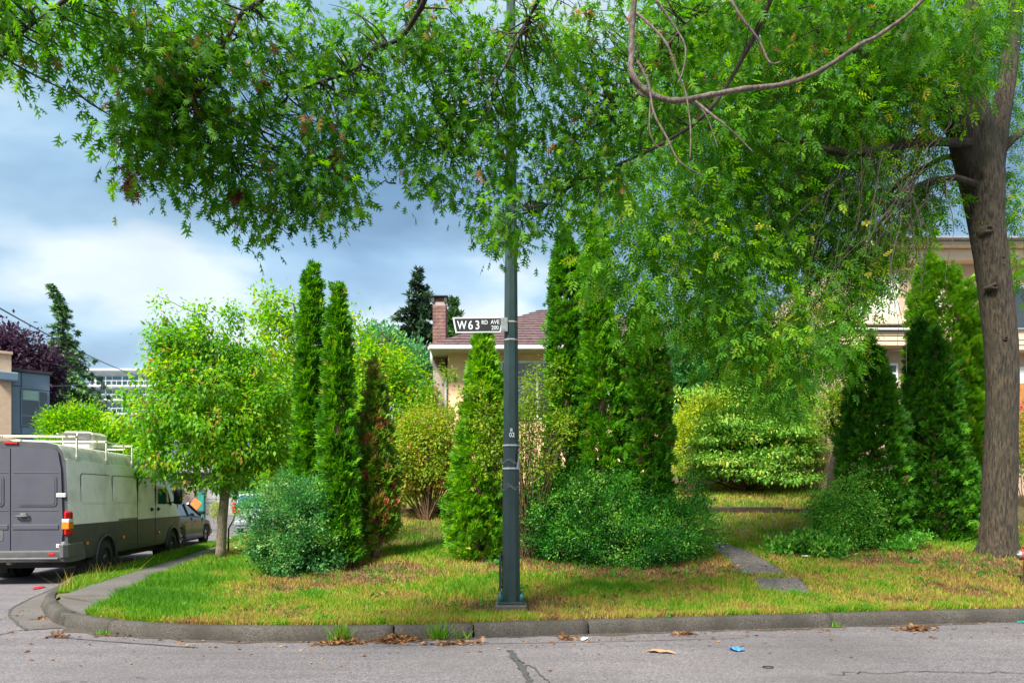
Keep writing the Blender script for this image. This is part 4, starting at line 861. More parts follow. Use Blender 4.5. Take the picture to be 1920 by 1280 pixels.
ob = [(20, 20, 90, 80, 4.9), (60, 50, 60, 50, 4.9), (5, 90, 30, 50, 4.9), (150, 25, 80, 50, 5.1), (250, 40, 90, 60, 5.4), (245, 110, 60, 40, 5.5), (330, 60, 90, 80, 5.6), (280, 190, 75, 70, 5.6), (350, 160, 90, 90, 5.7), (215, 235, 45, 45, 5.6), (265, 300, 52, 50, 5.8), (350, 290, 80, 65, 5.9), (330, 240, 90, 60, 5.8), (440, 60, 100, 90, 6.0), (440, 200, 90, 90, 6.1), (420, 350, 46, 46, 6.2), (475, 360, 62, 50, 6.3), (470, 420, 36, 30, 6.3), (560, 330, 70, 60, 6.4), (630, 355, 60, 56, 6.5), (570, 380, 50, 40, 6.4), (800, 330, 40, 36, 7.0), (960, 420, 40, 40, 7.1), (560, 60, 100, 90, 6.3), (580, 220, 90, 80, 6.4), (650, 260, 60, 70, 6.5), (690, 120, 100, 110, 6.6), (740, 230, 70, 60, 6.7), (800, 60, 110, 100, 6.9), (800, 260, 70, 62, 7.0), (840, 350, 36, 36, 7.0), (870, 190, 90, 100, 7.0), (950, 80, 120, 110, 6.8), (920, 290, 60, 60, 7.0), (900, 390, 34, 46, 7.0), (935, 420, 40, 34, 6.9), (990, 350, 50, 46, 7.2), (1010, 220, 100, 90, 7.2), (1060, 390, 38, 46, 7.2), (1070, 300, 70, 60, 7.3), (1100, 80, 120, 110, 7.2), (1150, 220, 100, 100, 7.3), (1150, 330, 60, 50, 7.4), (1240, 60, 110, 90, 7.3), (1270, 190, 80, 80, 7.5), (1400, 20, 120, 70, 7.2), (1560, 10, 120, 70, 7.4), (1700, 40, 90, 70, 7.6), (960, 460, 18, 16, 7.1), (1120, 430, 26, 30, 7.2)]
cc = foliage(oak, M['oak'], OAK, [(b[0], b[1] - 6, b[2] * .9, b[3] * .84, b[4], .5) for b in ob], 2050, 9, .125, .095, seed=95, droop=.8, shell=.1, tone=(.55, .24), hang=.03, wobble=.08, out=.5)
branches(oak, M['twig'], S, cc[::3], .009, 'branches', .1, 96, .002, .8)
# the largest single leaves, each on its own
lm = bpy.data.meshes.new('leaf'); lm.from_pydata([tuple(x) for x in OAK[0] * .11], [], [tuple(f) for f in OAK[1]]); lm.materials.append(M['oak'])
a_ = lm.attributes.new('tone', 'FLOAT', 'POINT'); a_.data.foreach_set('value', np.full(len(lm.vertices), .62, np.float32))
rr = np.random.default_rng(8); near = sorted([b for b in ob if b[1] > 40], key=lambda b: b[4])[:34]
for i in range(290):
    b = near[rr.integers(len(near))]; an = rr.random() * 6.28; ra = .7 + .25 * rr.random()
    p = op(b[0] + math.cos(an) * b[2] * ra * .95, b[1] + math.sin(an) * b[3] * ra * .95, b[4] - rr.random() * .5)
    o = bpy.data.objects.new('leaf', lm); C.objects.link(o); o.parent = oak; o.location = p
    F = frames(np.array([[math.cos(an) * .5 + rr.normal() * .4, rr.normal() * .5, -.9]]), rr.normal(size=(1, 3)) * .6 + np.array([[0, -.5, .6]]))[0]
    o.rotation_euler = Matrix(F.tolist()).to_euler(); s_ = .8 + .4 * rr.random(); o.scale = (s_, s_, s_)
for x_, y_, Y_, rx, ry in ((246, 338, 5.7, 13, 30), (442, 362, 6.1, 10, 16), (632, 298, 6.4, 9, 20), (492, 155, 6.2, 7, 10)):   # clusters of withered leaves
    n = 46; q = np.array([op(x_, y_, Y_)]) + rr.normal(size=(n, 3)) * np.array([rx, rx, ry]) * .45 / FPX * Y_
    o = scatter('withered_leaves', OAK[0], OAK[1], q, frames(rr.normal(size=(n, 3)) * .5 + np.array([0, 0, -1]), rr.normal(size=(n, 3))), np.full(n, .085), rr.random(n) * .8, M['dead_leaf'], oak); o['kind'] = 'stuff'

# ------------------------------------------------------------------ peach house with chimney
YH = 23.0
h1 = thing('peach_house', 'peach stucco house with brown shingled hip roof and brick chimney behind the shrubs', 'house', (1.5, 25, 1.8))
hx, hy, hz = 1.5, 25, 1.8
def hp(px, py, Y): return P(px, py, Y) - Vector((hx, hy, hz))
ez = P(0, 652, YH).z - hz                     # eave height
x0 = P(805, 0, YH).x - hx; x1 = 5.6; yf = YH - hy
MB().box(P(840, 0, YH + .75).x - hx, 5.2, yf + .75, 5, 0, ez - .05).build('wall', M['stucco'], h1)
MB().box(P(813, 0, YH + 2.2).x - hx, P(840, 0, YH + .75).x - hx - .003, yf + 2.2, 5, 0, ez - .05).build('wall', M['stucco'], h1)
MB().box(x0 + .06, x1 - .02, yf + .06, 5.6, ez - .06, ez + .02).build('soffit', M['soffit'], h1)
MB().box(x0 - .01, x1, yf - .10, yf + .04, ez - .06, ez + .075, bev=.02).build('gutter', M['gutter'], h1)
MB().box(x0 - .06, x0 + .05, yf + .05, 5.6, ez - .06, ez + .075, bev=.02).build('gutter', M['gutter'], h1)
xw = P(838, 0, YH + .75).x - hx
MB().tube([(x0 + .05, yf + .1, ez - .05), (x0 + .06, yf + .2, ez - .45), (xw - .08, yf + .65, ez - .85), (xw - .03, yf + .7, ez - 1.0), (xw - .03, yf + .7, .1)], .045, 8).build('downpipe', M['gutter'], h1, True)
w0 = P(876, 0, YH + .75).x - hx
wn = MB().box(w0 - .05, 5.0, yf + .70, yf + .76, ez - 2.2, ez - .28).build('window', M['white'], h1)
xx = w0
while xx < 4.8:
    MB().box(xx, xx + 1.1, yf + .68, yf + .697, ez - 2.14, ez - .36).build('pane', M['glass'], wn); xx += 1.17
wn = MB().box(x0 - .06, x0 + .12, yf + 2.0, yf + 3.4, ez - 2.4, ez - .75).build('window', M['gutter'], h1)
MB().box(x0 - .075, x0 - .065, yf + 2.1, yf + 3.3, ez - 2.3, ez - .85).build('pane', M['glass'], wn)
# hip roof with shingle tabs laid in courses
E0 = Vector((x0 - .05, yf - .08, ez + .07)); E1 = Vector((x1 + .05, yf - .08, ez + .07)); R0 = Vector((1.15 - hx, 27.6 - hy, 8.75 - hz)); R1 = Vector((3.4 - hx, 27.6 - hy, 8.75 - hz)); BK0 = Vector((x0, 7.2, ez + .07)); BK1 = Vector((x1, 7.2, ez + .07))
rf = MB().add([E0, E1, R1, R0, BK0, BK1], [(0, 1, 2, 3), (4, 0, 3), (1, 5, 2), (5, 4, 3, 2)]).build('roof', M['shinglem'], h1)
rr = random.Random(2); sln = ((R0 + R1) / 2 - (E0 + E1) / 2); nrm = (E1 - E0).cross(R0 - E0).normalized(); nc = 15; cnt = 0
rest = MB()
for c in range(nc):
    t0, t1 = c / nc, min(1, (c + 1.08) / nc); a0 = E0.lerp(R0, t0); b0 = E1.lerp(R1, t0); a1 = E0.lerp(R0, t1); b1 = E1.lerp(R1, t1)
    wid = (b0 - a0).length; s_ = rr.uniform(-.4, 0)
    while s_ < wid:
        w = rr.uniform(.42, .56); q0 = max(0, s_ + .008) / wid; q1 = min(wid, s_ + w) / wid; s_ += w
        if q1 <= q0: continue
        wl1 = (b1 - a1).length
        lo0 = a0.lerp(b0, q0); lo1 = a0.lerp(b0, q1); 
        sh = (a1 - a0).dot((b0 - a0).normalized())
        hi0 = a1 + (b1 - a1).normalized() * min(max(q0 * wid - sh, 0), wl1); hi1 = a1 + (b1 - a1).normalized() * min(max(q1 * wid - sh, 0), wl1)
        up = nrm * (.03 + rr.uniform(0, .012)); u2 = nrm * .006
        tg = rest if cnt >= 290 else MB()
        tg.add([lo0 + up, lo1 + up, hi1 + u2, hi0 + u2, lo0 + u2 * .5, lo1 + u2 * .5], [(0, 1, 2, 3), (4, 5, 1, 0)])
        if cnt < 290: tg.build('shingle', M['shinglem'], rf)
        cnt += 1
if rest.f: rest.build('shingles', M['shinglem'], rf)['kind'] = 'stuff'
# brick chimney
Yc = 24.2; c0 = P(811, 0, Yc).x - hx; c1 = P(836, 0, Yc).x - hx; ctop = P(0, 566, Yc).z - hz; cb = ez - .2; cyf = Yc - hy
ch = MB().box(c0 + .012, c1 - .012, cyf + .012, cyf + .6 - .012, 0, ctop).build('chimney', M['mortar'], h1)
bme = MB().box(0, .205, 0, .1, 0, .098, bev=.006); bh = .115; z = cb - .3; row = 0
def brick_at(xa, xb, ya, yb, z):
    MB().box(xa, xb, ya, yb, z, z + bh - .014, bev=.005).build('brick', M['brick'], ch)
while z + bh < ctop + .01:
    W = c1 - c0
    cuts = [0, W * .5, W] if row % 2 == 0 else [0, W * .26, W * .74, W]
    for a, b in zip(cuts[:-1], cuts[1:]): brick_at(c0 + a + .006, c0 + b - .006, cyf - random.uniform(0, .008), cyf + .09, z)
    for ya, yb in (((.1, .34), (.35, .6)) if row % 2 == 0 else ((.1, .22), (.23, .48), (.49, .6))): brick_at(c0 - .002, c0 + .09, cyf + ya, cyf + yb, z); brick_at(c1 - .09, c1 + .002, cyf + ya, cyf + yb, z)
    z += bh; row += 1
MB().box(c0 - .07, c1 + .07, cyf - .08, cyf + .68, ctop + .17, ctop + .21, bev=.01).build('chimney_cap', M['flash'], ch)
MB().box(c0 + .08, c1 - .08, cyf + .06, cyf + .54, ctop, ctop + .17).build('flue', M['brick'], ch)
for a in (c0 - .03, c1 - .06): MB().box(a, a + .09, cyf - .04, cyf + .05, ctop - .02, ctop + .17).build('cap_bracket', M['flash'], ch)

# ------------------------------------------------------------------ tan two storey house
YB = 20.0
bx_, by_, bz_ = 13.2, 23.0, 1.6
h2 = thing('tan_house', 'two storey tan house with lap siding band and white framed windows behind the big tree', 'house', (bx_, by_, bz_))
O2 = Vector((bx_, by_, bz_)); yF = YB - by_
def X2(px, Y=YB): return (px - 960) / FPX * Y - bx_
def Z2(py, Y=YB): return EYE - (py - HOR) / FPX * Y - bz_
xl = X2(1578); xr = X2(1578) + 16
MB().box(xl, xr, yF + .5, 6, -1.2, Z2(652)).build('wall', M['stucco2'], h2)
MB().box(X2(1640), xr, yF + .9, 6, Z2(652), Z2(470, YB + .9) ).build('wall', M['stucco2'], h2)
for a, b in ((650, 641), (640.5, 631.5), (631, 621)):
    MB().box(xl - .3, X2(1716), yF - .001 * a + .6, yF + .52, Z2(a) + .02, Z2(b), bev=.012).build('lap_board', M['siding'], h2)
    MB().box(X2(1884), xr, yF - .001 * a + .6, yF + .52, Z2(a + 8) + .02, Z2(b + 8), bev=.012).build('lap_board', M['siding'], h2)
MB().box(xl - .35, X2(1716), yF - .12, yF + .55, Z2(620), Z2(616), bev=.005).build('flashing', M['gutter'], h2)
MB().box(xl - .2, X2(1716), yF + .35, yF + .899, Z2(615.5), Z2(604), bev=.01).build('lap_board', M['wood'], h2)  # dark strip above the flashing: shade of the recess put into its colour
MB().box(xl - .25, X2(1716), yF + .22, yF + .899, Z2(603), Z2(588), bev=.01).build('lap_board', M['siding'], h2)
def window(a, b, c, d, y, cols=1, rows=1, inner='glass', parent=h2, frame='white', fw=.07):
    w = MB().box(X2(a), X2(b), y - .05, y + .02, Z2(c), Z2(d), bev=.01).build('window', M[frame], parent)
    W = X2(b) - X2(a); H = Z2(d) - Z2(c)
    for i in range(cols):
        for j in range(rows):
            MB().box(X2(a) + fw + (W - fw) * i / cols, X2(a) + (W - fw) * (i + 1) / cols, y - .058, y - .052, Z2(c) + fw + (H - fw) * j / rows, Z2(c) + (H - fw) * (j + 1) / rows).build('pane', M[inner], w)
    return w
window(1640, 1715, 586, 495, yF + .88, 2, 1, 'curtain')
window(1757, 1800, 560, 482, yF + .88, 1, 1, 'curtain')
w_ = window(1665, 1700, 714, 675, yF + .48, 1, 2)
MB().box(X2(1640), xr, yF + .5, yF + .899, Z2(476), Z2(455), bev=.02).build('fascia', M['siding'], h2)
MB().box(X2(1630), xr + .2, yF + .3, yF + .899, Z2(454.5), Z2(444), bev=.02).build('fascia', M['siding'], h2)
rt = Z2(444)
MB().add([(X2(1650), yF + .1, rt), (xr + .4, yF + .1, rt), (xr - 3, yF + 4.5, rt + .5), (X2(1650) + 3.5, yF + 4.5, rt + .5), (X2(1650), 6.5, rt), (xr + .4, 6.5, rt)], [(0, 1, 2, 3), (0, 3, 4), (1, 5, 2), (3, 2, 5, 4), (0, 4, 5, 1)]).build('roof', M['greyshingle'], h2)
for k in range(6):
    t = k / 6; MB().box(X2(1650) + 3.5 * t + .02, xr + .4 - 3.4 * t, yF + .1 + 4.4 * t, yF + .1 + 4.4 * t + .5, rt + .5 * t + .01, rt + .5 * t + .06).build('shingle_course', M['greyshingle'], bpy.data.objects['roof.001'] if 'roof.001' in bpy.data.objects else h2)
window(1921, 1975, 605, 520, yF + .88, 1, 1, 'glass', frame='bluepanel')
MB().box(X2(1905), X2(1990), yF + .38, yF + .5, Z2(850), Z2(682), bev=.02).build('door_frame', M['white'], h2)
dr = MB().box(X2(1912), X2(1985), yF + .33, yF + .377, Z2(850), Z2(714), bev=.01).build('door', M['door_wood'], h2)
for k in range(3): MB().box(X2(1915 + k * 23), X2(1935 + k * 23), yF + .315, yF + .328, Z2(840), Z2(722), bev=.008).build('door_panel', M['door_wood'], dr)

# ------------------------------------------------------------------ far buildings down the side street
def fb(px0, px1, pyt, Y, depth, z0=-.1):
    a = P(px0, pyt, Y); b = P(px1, pyt, Y); return a.x, b.x, Y, Y + depth, z0, a.z
b1 = thing('blue_grey_building', 'blue grey panelled building with a corner window at the left edge', 'building', (P(40, 0, 38).x, 38, 0)); bo = Vector(b1.location); b1.rotation_euler.z = R(46); b1.scale.x = 1.22
def bb(px0, px1, pt, pb, d0, d1, name, m, parent, bev=0.0, Y=38, o=None):
    o = bo if o is None else o
    return MB().box(P(px0, 0, Y).x - o.x, P(px1, 0, Y).x - o.x, Y + d0 - o.y, Y + d1 - o.y, P(0, pb, Y).z - o.z, P(0, pt, Y).z - o.z, bev=bev).build(name, M[m], parent)
bb(-260, 78, 696, 980, .06, 14, 'wall', 'bluepanel', b1)
for a, b, c, d in ((12.5, 26, 725, 814), (27.5, 38, 725, 814), (40.5, 77.6, 697.5, 728), (40.5, 77.6, 800, 830), (12.5, 39, 697.5, 723)):
    bb(a, b, c, d, -.01, .055, 'panel', 'bluepanel', b1, .01)
bb(-40, 80, 692, 697, -.15, 14.2, 'parapet', 'flash', b1)
bb(4, 30, 705, 721, -1.2, -.02, 'canopy', 'bluepanel', b1, .05)
w_ = bb(39.5, 77, 729, 798, -.03, .05, 'window', 'bluepanel', b1)
for a, b, c, d, mm in ((41.5, 62.5, 731, 749, 'roller'), (41.5, 62.5, 749.5, 776, 'glass'), (64.5, 73.5, 732, 748, 'glass'), (65, 73.5, 750, 777, 'glass'), (41.5, 62.5, 780, 795, 'glass'), (64.5, 74.5, 780, 796, 'glass')):
    bb(a, b, c, d, -.06, -.035, 'pane', mm, w_)
b2 = thing('tan_building', 'sliver of a tan brick building at the very left edge', 'building', (P(-60, 0, 36).x, 36, 0)); bo2 = Vector(b2.location); b2.rotation_euler.z = R(40)
bb(-200, 7, 655, 980, 0, 1.8, 'wall', 'tanbrick', b2, Y=36, o=bo2); bb(-200, 9, 651, 656, -.1, 1.9, 'coping', 'stucco2', b2, Y=36, o=bo2)
b3 = thing('apartment_block', 'distant white apartment block with balconies and teal glass', 'building', (P(220, 0, 130).x, 130, 0)); o3 = Vector(b3.location)
bb(174, 420, 697, 960, 0, 25, 'wall', 'concrete_w', b3, Y=130, o=o3)
bb(163, 173.5, 695, 960, -.5, 20, 'tower', 'bluepanel', b3, Y=130, o=o3); bb(136, 162.5, 703, 960, 1, 20, 'wall', 'concrete_w', b3, Y=130, o=o3)
w_ = bb(138, 152, 705, 722, .6, .99, 'window', 'tealglass', b3, Y=130, o=o3)
bb(172, 420, 694, 697.5, -2.0, 25, 'roof_slab', 'concrete_w', b3, Y=130, o=o3)
for fl in range(5):
    y0 = 703 + fl * 25.5
    bb(174, 420, y0 + 22, y0 + 25, -2.2, -.02, 'floor_slab', 'concrete_w', b3, Y=130, o=o3)
    for a in range(182, 400, 31):
        w_ = bb(a, a + 27, y0 + 3, y0 + 19, -.25, -.02, 'window', 'tealglass', b3, Y=130, o=o3)
        bb(a + 17.5, a + 19, y0 + 3, y0 + 19, -.4, -.26, 'mullion', 'white', w_, Y=130, o=o3)
    if fl < 3:
        rl_ = bb(180, 400, y0 + 13.4, y0 + 14.2, -2.1, -2.0, 'railing', 'white', b3, Y=130, o=o3)
        for a in range(180, 400, 10): bb(a, a + .6, y0 + 14.3, y0 + 21.9, -2.1, -2.0, 'baluster', 'white', rl_, Y=130, o=o3)
b4 = thing('grey_house', 'low grey house with horizontal siding glimpsed behind the parked sedan', 'house', (P(400, 0, 62).x, 62, 0)); o4 = Vector(b4.location)
bb(250, 560, 886, 992, .3, 8, 'wall', 'grey_house', b4, Y=62, o=o4)
for k in range(8): bb(383, 420, 929 + k * 7, 935.4 + k * 7, .12, .29, 'siding_board', 'grey_house', b4, .02, Y=62, o=o4)
bb(300, 372, 900, 992, .0, .29, 'wall_panel', 'pink_house', b4, Y=62, o=o4)
zr = P(0, 886, 62).z; MB().add([(P(240, 0, 62).x - o4.x, -.6, zr), (P(570, 0, 62).x - o4.x, -.6, zr), (P(530, 0, 62).x - o4.x, 4, zr + 1.6), (P(280, 0, 62).x - o4.x, 4, zr + 1.6), (P(240, 0, 62).x - o4.x, 9, zr), (P(570, 0, 62).x - o4.x, 9, zr)], [(0, 1, 2, 3), (0, 3, 4), (1, 5, 2), (3, 2, 5, 4)]).build('roof', M['greyshingle'], b4)
w_ = bb(334, 348, 884 + 6, 884 + 22, -.05, -.005, 'window', 'white', b4, Y=62, o=o4); bb(335.5, 346.5, 892, 904, -.08, -.055, 'pane', 'glass', w_, Y=62, o=o4)
b5 = thing('shingled_house', 'grey shingled gable glimpsed above the lime green hedge', 'house', (P(208, 0, 70).x, 70, 0)); o5 = Vector(b5.location)
bb(190, 226, 796, 930, 0, 8, 'wall', 'stucco2', b5, Y=70, o=o5)
za = P(0, 797, 70).z; zb_ = P(0, 776, 70).z; xa, xm, xb = (P(q, 0, 70).x - o5.x for q in (186, 208, 230))
MB().add([(xa, -.5, za), (xb, -.5, za), (xm, -.5, zb_), (xa, 8.5, za), (xb, 8.5, za), (xm, 8.5, zb_)], [(0, 1, 2), (0, 2, 5, 3), (1, 4, 5, 2), (3, 5, 4), (0, 3, 4, 1)]).build('roof', M['greyshingle'], b5)

# cables
def cable(label, a, b, sagm, r):
    pts = []
    for i in range(15):
        t = i / 14; p = a.lerp(b, t); p.z -= sagm * 4 * t * (1 - t); pts.append(p)
    return tag(MB().tube(pts, r, 5).build('overhead_cable', M['black']), label, 'cable')
cable('thin overhead cable slanting down across the sky at the left', P(-40, 555, 40), P(262, 706, 90), .4, .045)
cable('pale slack cable in front of the drooping evergreen', P(78, 723, 40), P(175, 716, 50), .1, .03)

# ------------------------------------------------------------------ white and grey high roof van
def loft(stations, mats_fn, name, m, parent, shade=True):
    mb = MB(); k = len(stations[0][1])
    for y, pr in stations: mb.v += [(x, y, z) for x, z in pr]
    for i in range(len(stations) - 1):
        for j in range(k - 1):
            mb.f.append((i * k + j, i * k + j + 1, (i + 1) * k + j + 1, (i + 1) * k + j)); mb.mi.append(mats_fn(j, (stations[i][0] + stations[i + 1][0]) / 2))
    mb.f.append(tuple(range(k))[::-1]); mb.mi.append(mats_fn(-1, 0)); mb.f.append(tuple((len(stations) - 1) * k + j for j in range(k))); mb.mi.append(mats_fn(-2, 0))
    o = mb.build(name, m, parent, shade); return o
def smooth_angle(o, a=30):
    for p in o.data.polygons: p.use_smooth = True
    try: o.data.set_sharp_from_angle(angle=R(a))
    except Exception: pass
def wheel(parent, x, y, r, w, rimm, side=1, spokes=0, name='wheel'):
    mb = MB(); n = 28
    pr = [(0, r * .62), (0.0, r * .93), (w * .12, r), (w * .88, r), (w, r * .93), (w, r * .62)]
    for k in range(n):
        a = 2 * math.pi * k / n
        for u_, rr_ in pr: mb.v.append((x - side * (w - u_) if side > 0 else x + (w - u_), y + math.cos(a) * rr_, r + math.sin(a) * rr_))
    q = len(pr)
    for k in range(n):
        for j in range(q - 1): mb.f.append((k * q + j, k * q + j + 1, ((k + 1) % n) * q + j + 1, ((k + 1) % n) * q + j)); mb.mi.append(0)
    t = mb.build('tyre', M['rubber'], parent, True); t.name = 'wheel'
    rb = MB(); d = side
    rb.tube([(x - d * .10, y, r), (x - d * .055, y, r)], r * .63, 24); rb.tube([(x - d * .03, y, r), (x - d * .012, y, r)], r * .2, 14)
    if spokes:
        for k in range(spokes):
            a = 2 * math.pi * k / spokes; M4 = Matrix.Translation((x, y, r)) @ Matrix.Rotation(a, 4, 'X')
            rb.box(-d * .05 if d > 0 else .012, -.012 if d > 0 else .05, -.03, .03, r * .12, r * .6, M4)
    else:
        for k in range(8):
            a = 2 * math.pi * k / 8; rb.tube([(x - d * .056, y + math.cos(a) * r * .42, r + math.sin(a) * r * .42), (x - d * .045, y + math.cos(a) * r * .42, r + math.sin(a) * r * .42)], r * .07, 8)
    rb.build('rim', M[rimm], t, True)
    hb = MB(); hb.tube([(x - d * .012, y, r), (x, y, r)], r * .13, 12); hb.build('hub_cap', M['darkmetal'], t)
    return t
van = thing('van', 'dirty white high roof van with dark grey lower half and a roof rack', 'van', (-8.28 + .131 * 1.6 - .965, 14.6 - 1.6, 0), R(7.5))
rw, fw_ = 1.60, 5.63
def arch(y, zlow=.42):
    z = zlow
    for yw in (rw, fw_):
        d = abs(y - yw)
        if d < .45: z = max(z, .34 + math.sqrt(.45 ** 2 - d * d))
    return z
def vprof(y):
    zb_ = arch(y); W = .965
    # front taper
    f_ = max(0, (y - 5.0) / 1.6)
    W = .965 - .12 * max(0, (y - 5.9) / .7) ** 2
    top = np.interp(y, [0, 4.85, 5.15, 5.55, 5.95, 6.2, 6.45, 6.6], [2.60, 2.58, 2.50, 2.12, 1.62, 1.33, 1.17, .98])
    gut = np.interp(y, [0, 4.7, 5.1, 5.55, 5.95, 6.2, 6.45, 6.6], [2.27, 2.24, 2.14, 1.85, 1.48, 1.22, 1.08, .92])
    belt = min(1.08, gut - .05)
    return [(0, zb_), (W * .98, zb_), (W, min(zb_ + .12, belt - .02)), (W, belt), (W * 1.0, belt + .004), (W * .992, (belt + gut) / 2), (W * .955, gut), (W * .935, gut + .02), (W * .90, gut + (top - gut) * .45), (W * .80, gut + (top - gut) * .82), (W * .6, top - .02), (0, top)]
ysv = sorted(set([0.0, .05] + list(np.linspace(.15, 6.55, 66)) + [6.6]))
for sd_ in (1, -1):
    stn = [(y, [(sd_ * (x if not (y < .04) else x * .985), z) for x, z in vprof(y)]) for y in ysv]
    if sd_ < 0: pass
    o = loft(stn, lambda j, y: 0 if j < 3 else (2 if j >= 6 and y < 5.0 else 1), 'body', [M['vangrey'], M['vanwhite'], M['vanroof']], van); smooth_angle(o, 28)
MB().box(-.80, .80, .25, 6.3, .28, .62).build('chassis', M['darkmetal'], van)
MB().box(-.5, .55, .05, .25, .36, .46, bev=.02).build('hitch_beam', M['darkmetal'], van)
MB().box(-.04, .04, -.10, .1, .37, .45, bev=.01).box(-.027, .027, -.104, -.099, .383, .437).build('tow_receiver', M['rim'], van)
MB().tube([(.62, .6, .40), (.62, 1.9, .36), (.5, 3.0, .38)], .05, 8).build('exhaust', M['darkmetal'], van)
MB().tube([(-.7, rw, .36), (.7, rw, .36)], .09, 8).tube([(-.18, rw, .36), (.18, rw, .36)], .17, 10).build('axle', M['darkmetal'], van)
for x_, z_ in ((.25, .33), (.5, .30)): MB().box(x_ - .12, x_ + .1, .35, .6, z_, z_ + .12, bev=.03).build('bracket', M['darkmetal'], van)
# rear doors with pressed panels
def rpoly(x0, x1, z0, z1, r, n=4, tl=None):
    out = []
    for cx, cz, a0 in ((x1 - r, z1 - r, 0), (x0 + r, z1 - r, 90), (x0 + r, z0 + r, 180), (x1 - r, z0 + r, 270)):
        for k in range(n + 1): a = R(a0 + 90 * k / n); out.append((cx + r * math.cos(a), cz + r * math.sin(a)))
    return out
RXm = Matrix(((1, 0, 0, 0), (0, 0, 1, 0), (0, 1, 0, 0), (0, 0, 0, 1)))     # (x,z) poly extruded along y
def yplate(name, poly, y0, y1, m, parent): return MB().prism(poly, y0, y1, RXm).build(name, M[m], parent)
for sd_ in (1, -1):
    xa, xb = (.008, .845) if sd_ > 0 else (-.845, -.008)
    top = [(xa, .60), (xb, .60), (xb + (.035 if sd_ > 0 else 0), 1.0), (xb, 2.1), (xb - (.05 if sd_ > 0 else 0), 2.40), (xb - (.10 if sd_ > 0 else 0), 2.46), (xa + (.1 if sd_ < 0 else 0), 2.485 if sd_ > 0 else 2.46), (xa + (.05 if sd_ < 0 else 0), 2.44 if sd_ < 0 else 2.485), (xa, 2.1)]
    d_ = yplate('rear_door', top, -.035, .02, 'vandoor', van)
    ff = lambda a, b: (xa + a, xa + b) if sd_ > 0 else (xb - b, xb - a)
    p, q = ff(.10, .77); yplate('window_panel', rpoly(p, q, 1.42, 1.98, .06), -.047, -.035, 'vandoor', d_)
    yplate('window_panel', rpoly(p + .03, q - .03, 1.45, 1.95, .05), -.053, -.047, 'vandoor', d_)
    p, q = ff(.03, .80); MB().box(p, q, -.048, -.035, 1.0, 1.09, bev=.012).build('crease', M['vandoor'], d_)
    MB().box(p, q, -.043, -.035, 1.34, 1.355, bev=.004).build('crease', M['vandoor'], d_); MB().box(p, q, -.041, -.035, 2.02, 2.032, bev=.003).build('crease', M['vandoor'], d_)
    for z_ in (1.62, .70):
        p = .83 * sd_
        hb = MB().box(p - .06, p + .10, -.05, -.036, z_ - .035, z_ + .035, bev=.006).build('hinge', M['white'], van)
        for s_ in (-.04, .0, .05, .08): MB().tube([(p + s_, -.054, z_), (p + s_, -.05, z_)], .009, 8).build('hinge_screw', M['darkmetal'], hb)
    if sd_ > 0:
        MB().tube([(.10, -.06, 1.24), (.14, -.085, 1.24), (.28, -.085, 1.24), (.32, -.05, 1.24)], .018, 8).box(.16, .28, -.06, -.036, 1.22, 1.30, bev=.02).build('handle', M['plastic'], d_, True)
    else:
        yplate('plate_recess', rpoly(-.70, -.12, .80, 1.0, .04), -.0405, -.0355, 'plastic', d_)
        pl_ = MB().box(-.60, -.30, -.052, -.041, .82, .97, bev=.004).build('number_plate', M['platep'], d_)
        text('plate_digit', '4', .085, M['plateb'], pl_, (-.365, -.053, .86), bold=.002)
MB().box(-.12, .12, -.03, .06, 2.535, 2.585, bev=.015).build('brake_light', M['red'], van)
for sd_ in (1, -1):
    x0_, x1_ = (.865, .985) if sd_ > 0 else (-.985, -.865)
    lp = MB().box(x0_, x1_, -.045, .16, .86, 1.35, bev=.05).build('tail_light', M['red'], van)
    MB().box(x0_ - .003, x1_ + .003, -.049, .14, 1.12, 1.19, bev=.01).build('clear_lens', M['clear'], lp); MB().box(x0_ - .003, x1_ + .003, -.049, .14, 1.0, 1.118, bev=.01).build('amber_lens', M['amber'], lp)
bp_ = MB(); 
for y_, w_, z0_, z1_ in ((-.12, .86, .47, .60), (-.09, .93, .42, .62), (.0, .975, .40, .62), (.30, .985, .40, .63), (.62, .985, .42, .62)): bp_.v += [(-w_, y_, z0_), (w_, y_, z0_), (w_, y_, z1_), (-w_, y_, z1_)]
for i in range(4):
    for j in range(4): bp_.f.append((i * 4 + j, i * 4 + (j + 1) % 4, (i + 1) * 4 + (j + 1) % 4, (i + 1) * 4 + j)); bp_.mi.append(0)
bp_.f.append((0, 3, 2, 1)); bp_.mi.append(0); bo_ = bp_.build('rear_bumper', M['plastic'], van); smooth_angle(bo_, 40)
for sd_ in (1, -1):
    MB().box(sd_ * .91 - .085, sd_ * .91 + .08, -.14, .6, .44, .78, bev=.06).build('bumper_corner', M['plastic'], van)
    MB().box(sd_ * .73 - .05, sd_ * .73 + .05, -.128, -.11, .53, .58, bev=.006).build('reflector', M['red'], van)
MB().box(-.86, .86, -.17, -.10, .455, .50, bev=.015).build('bumper_step', M['plastic'], van)
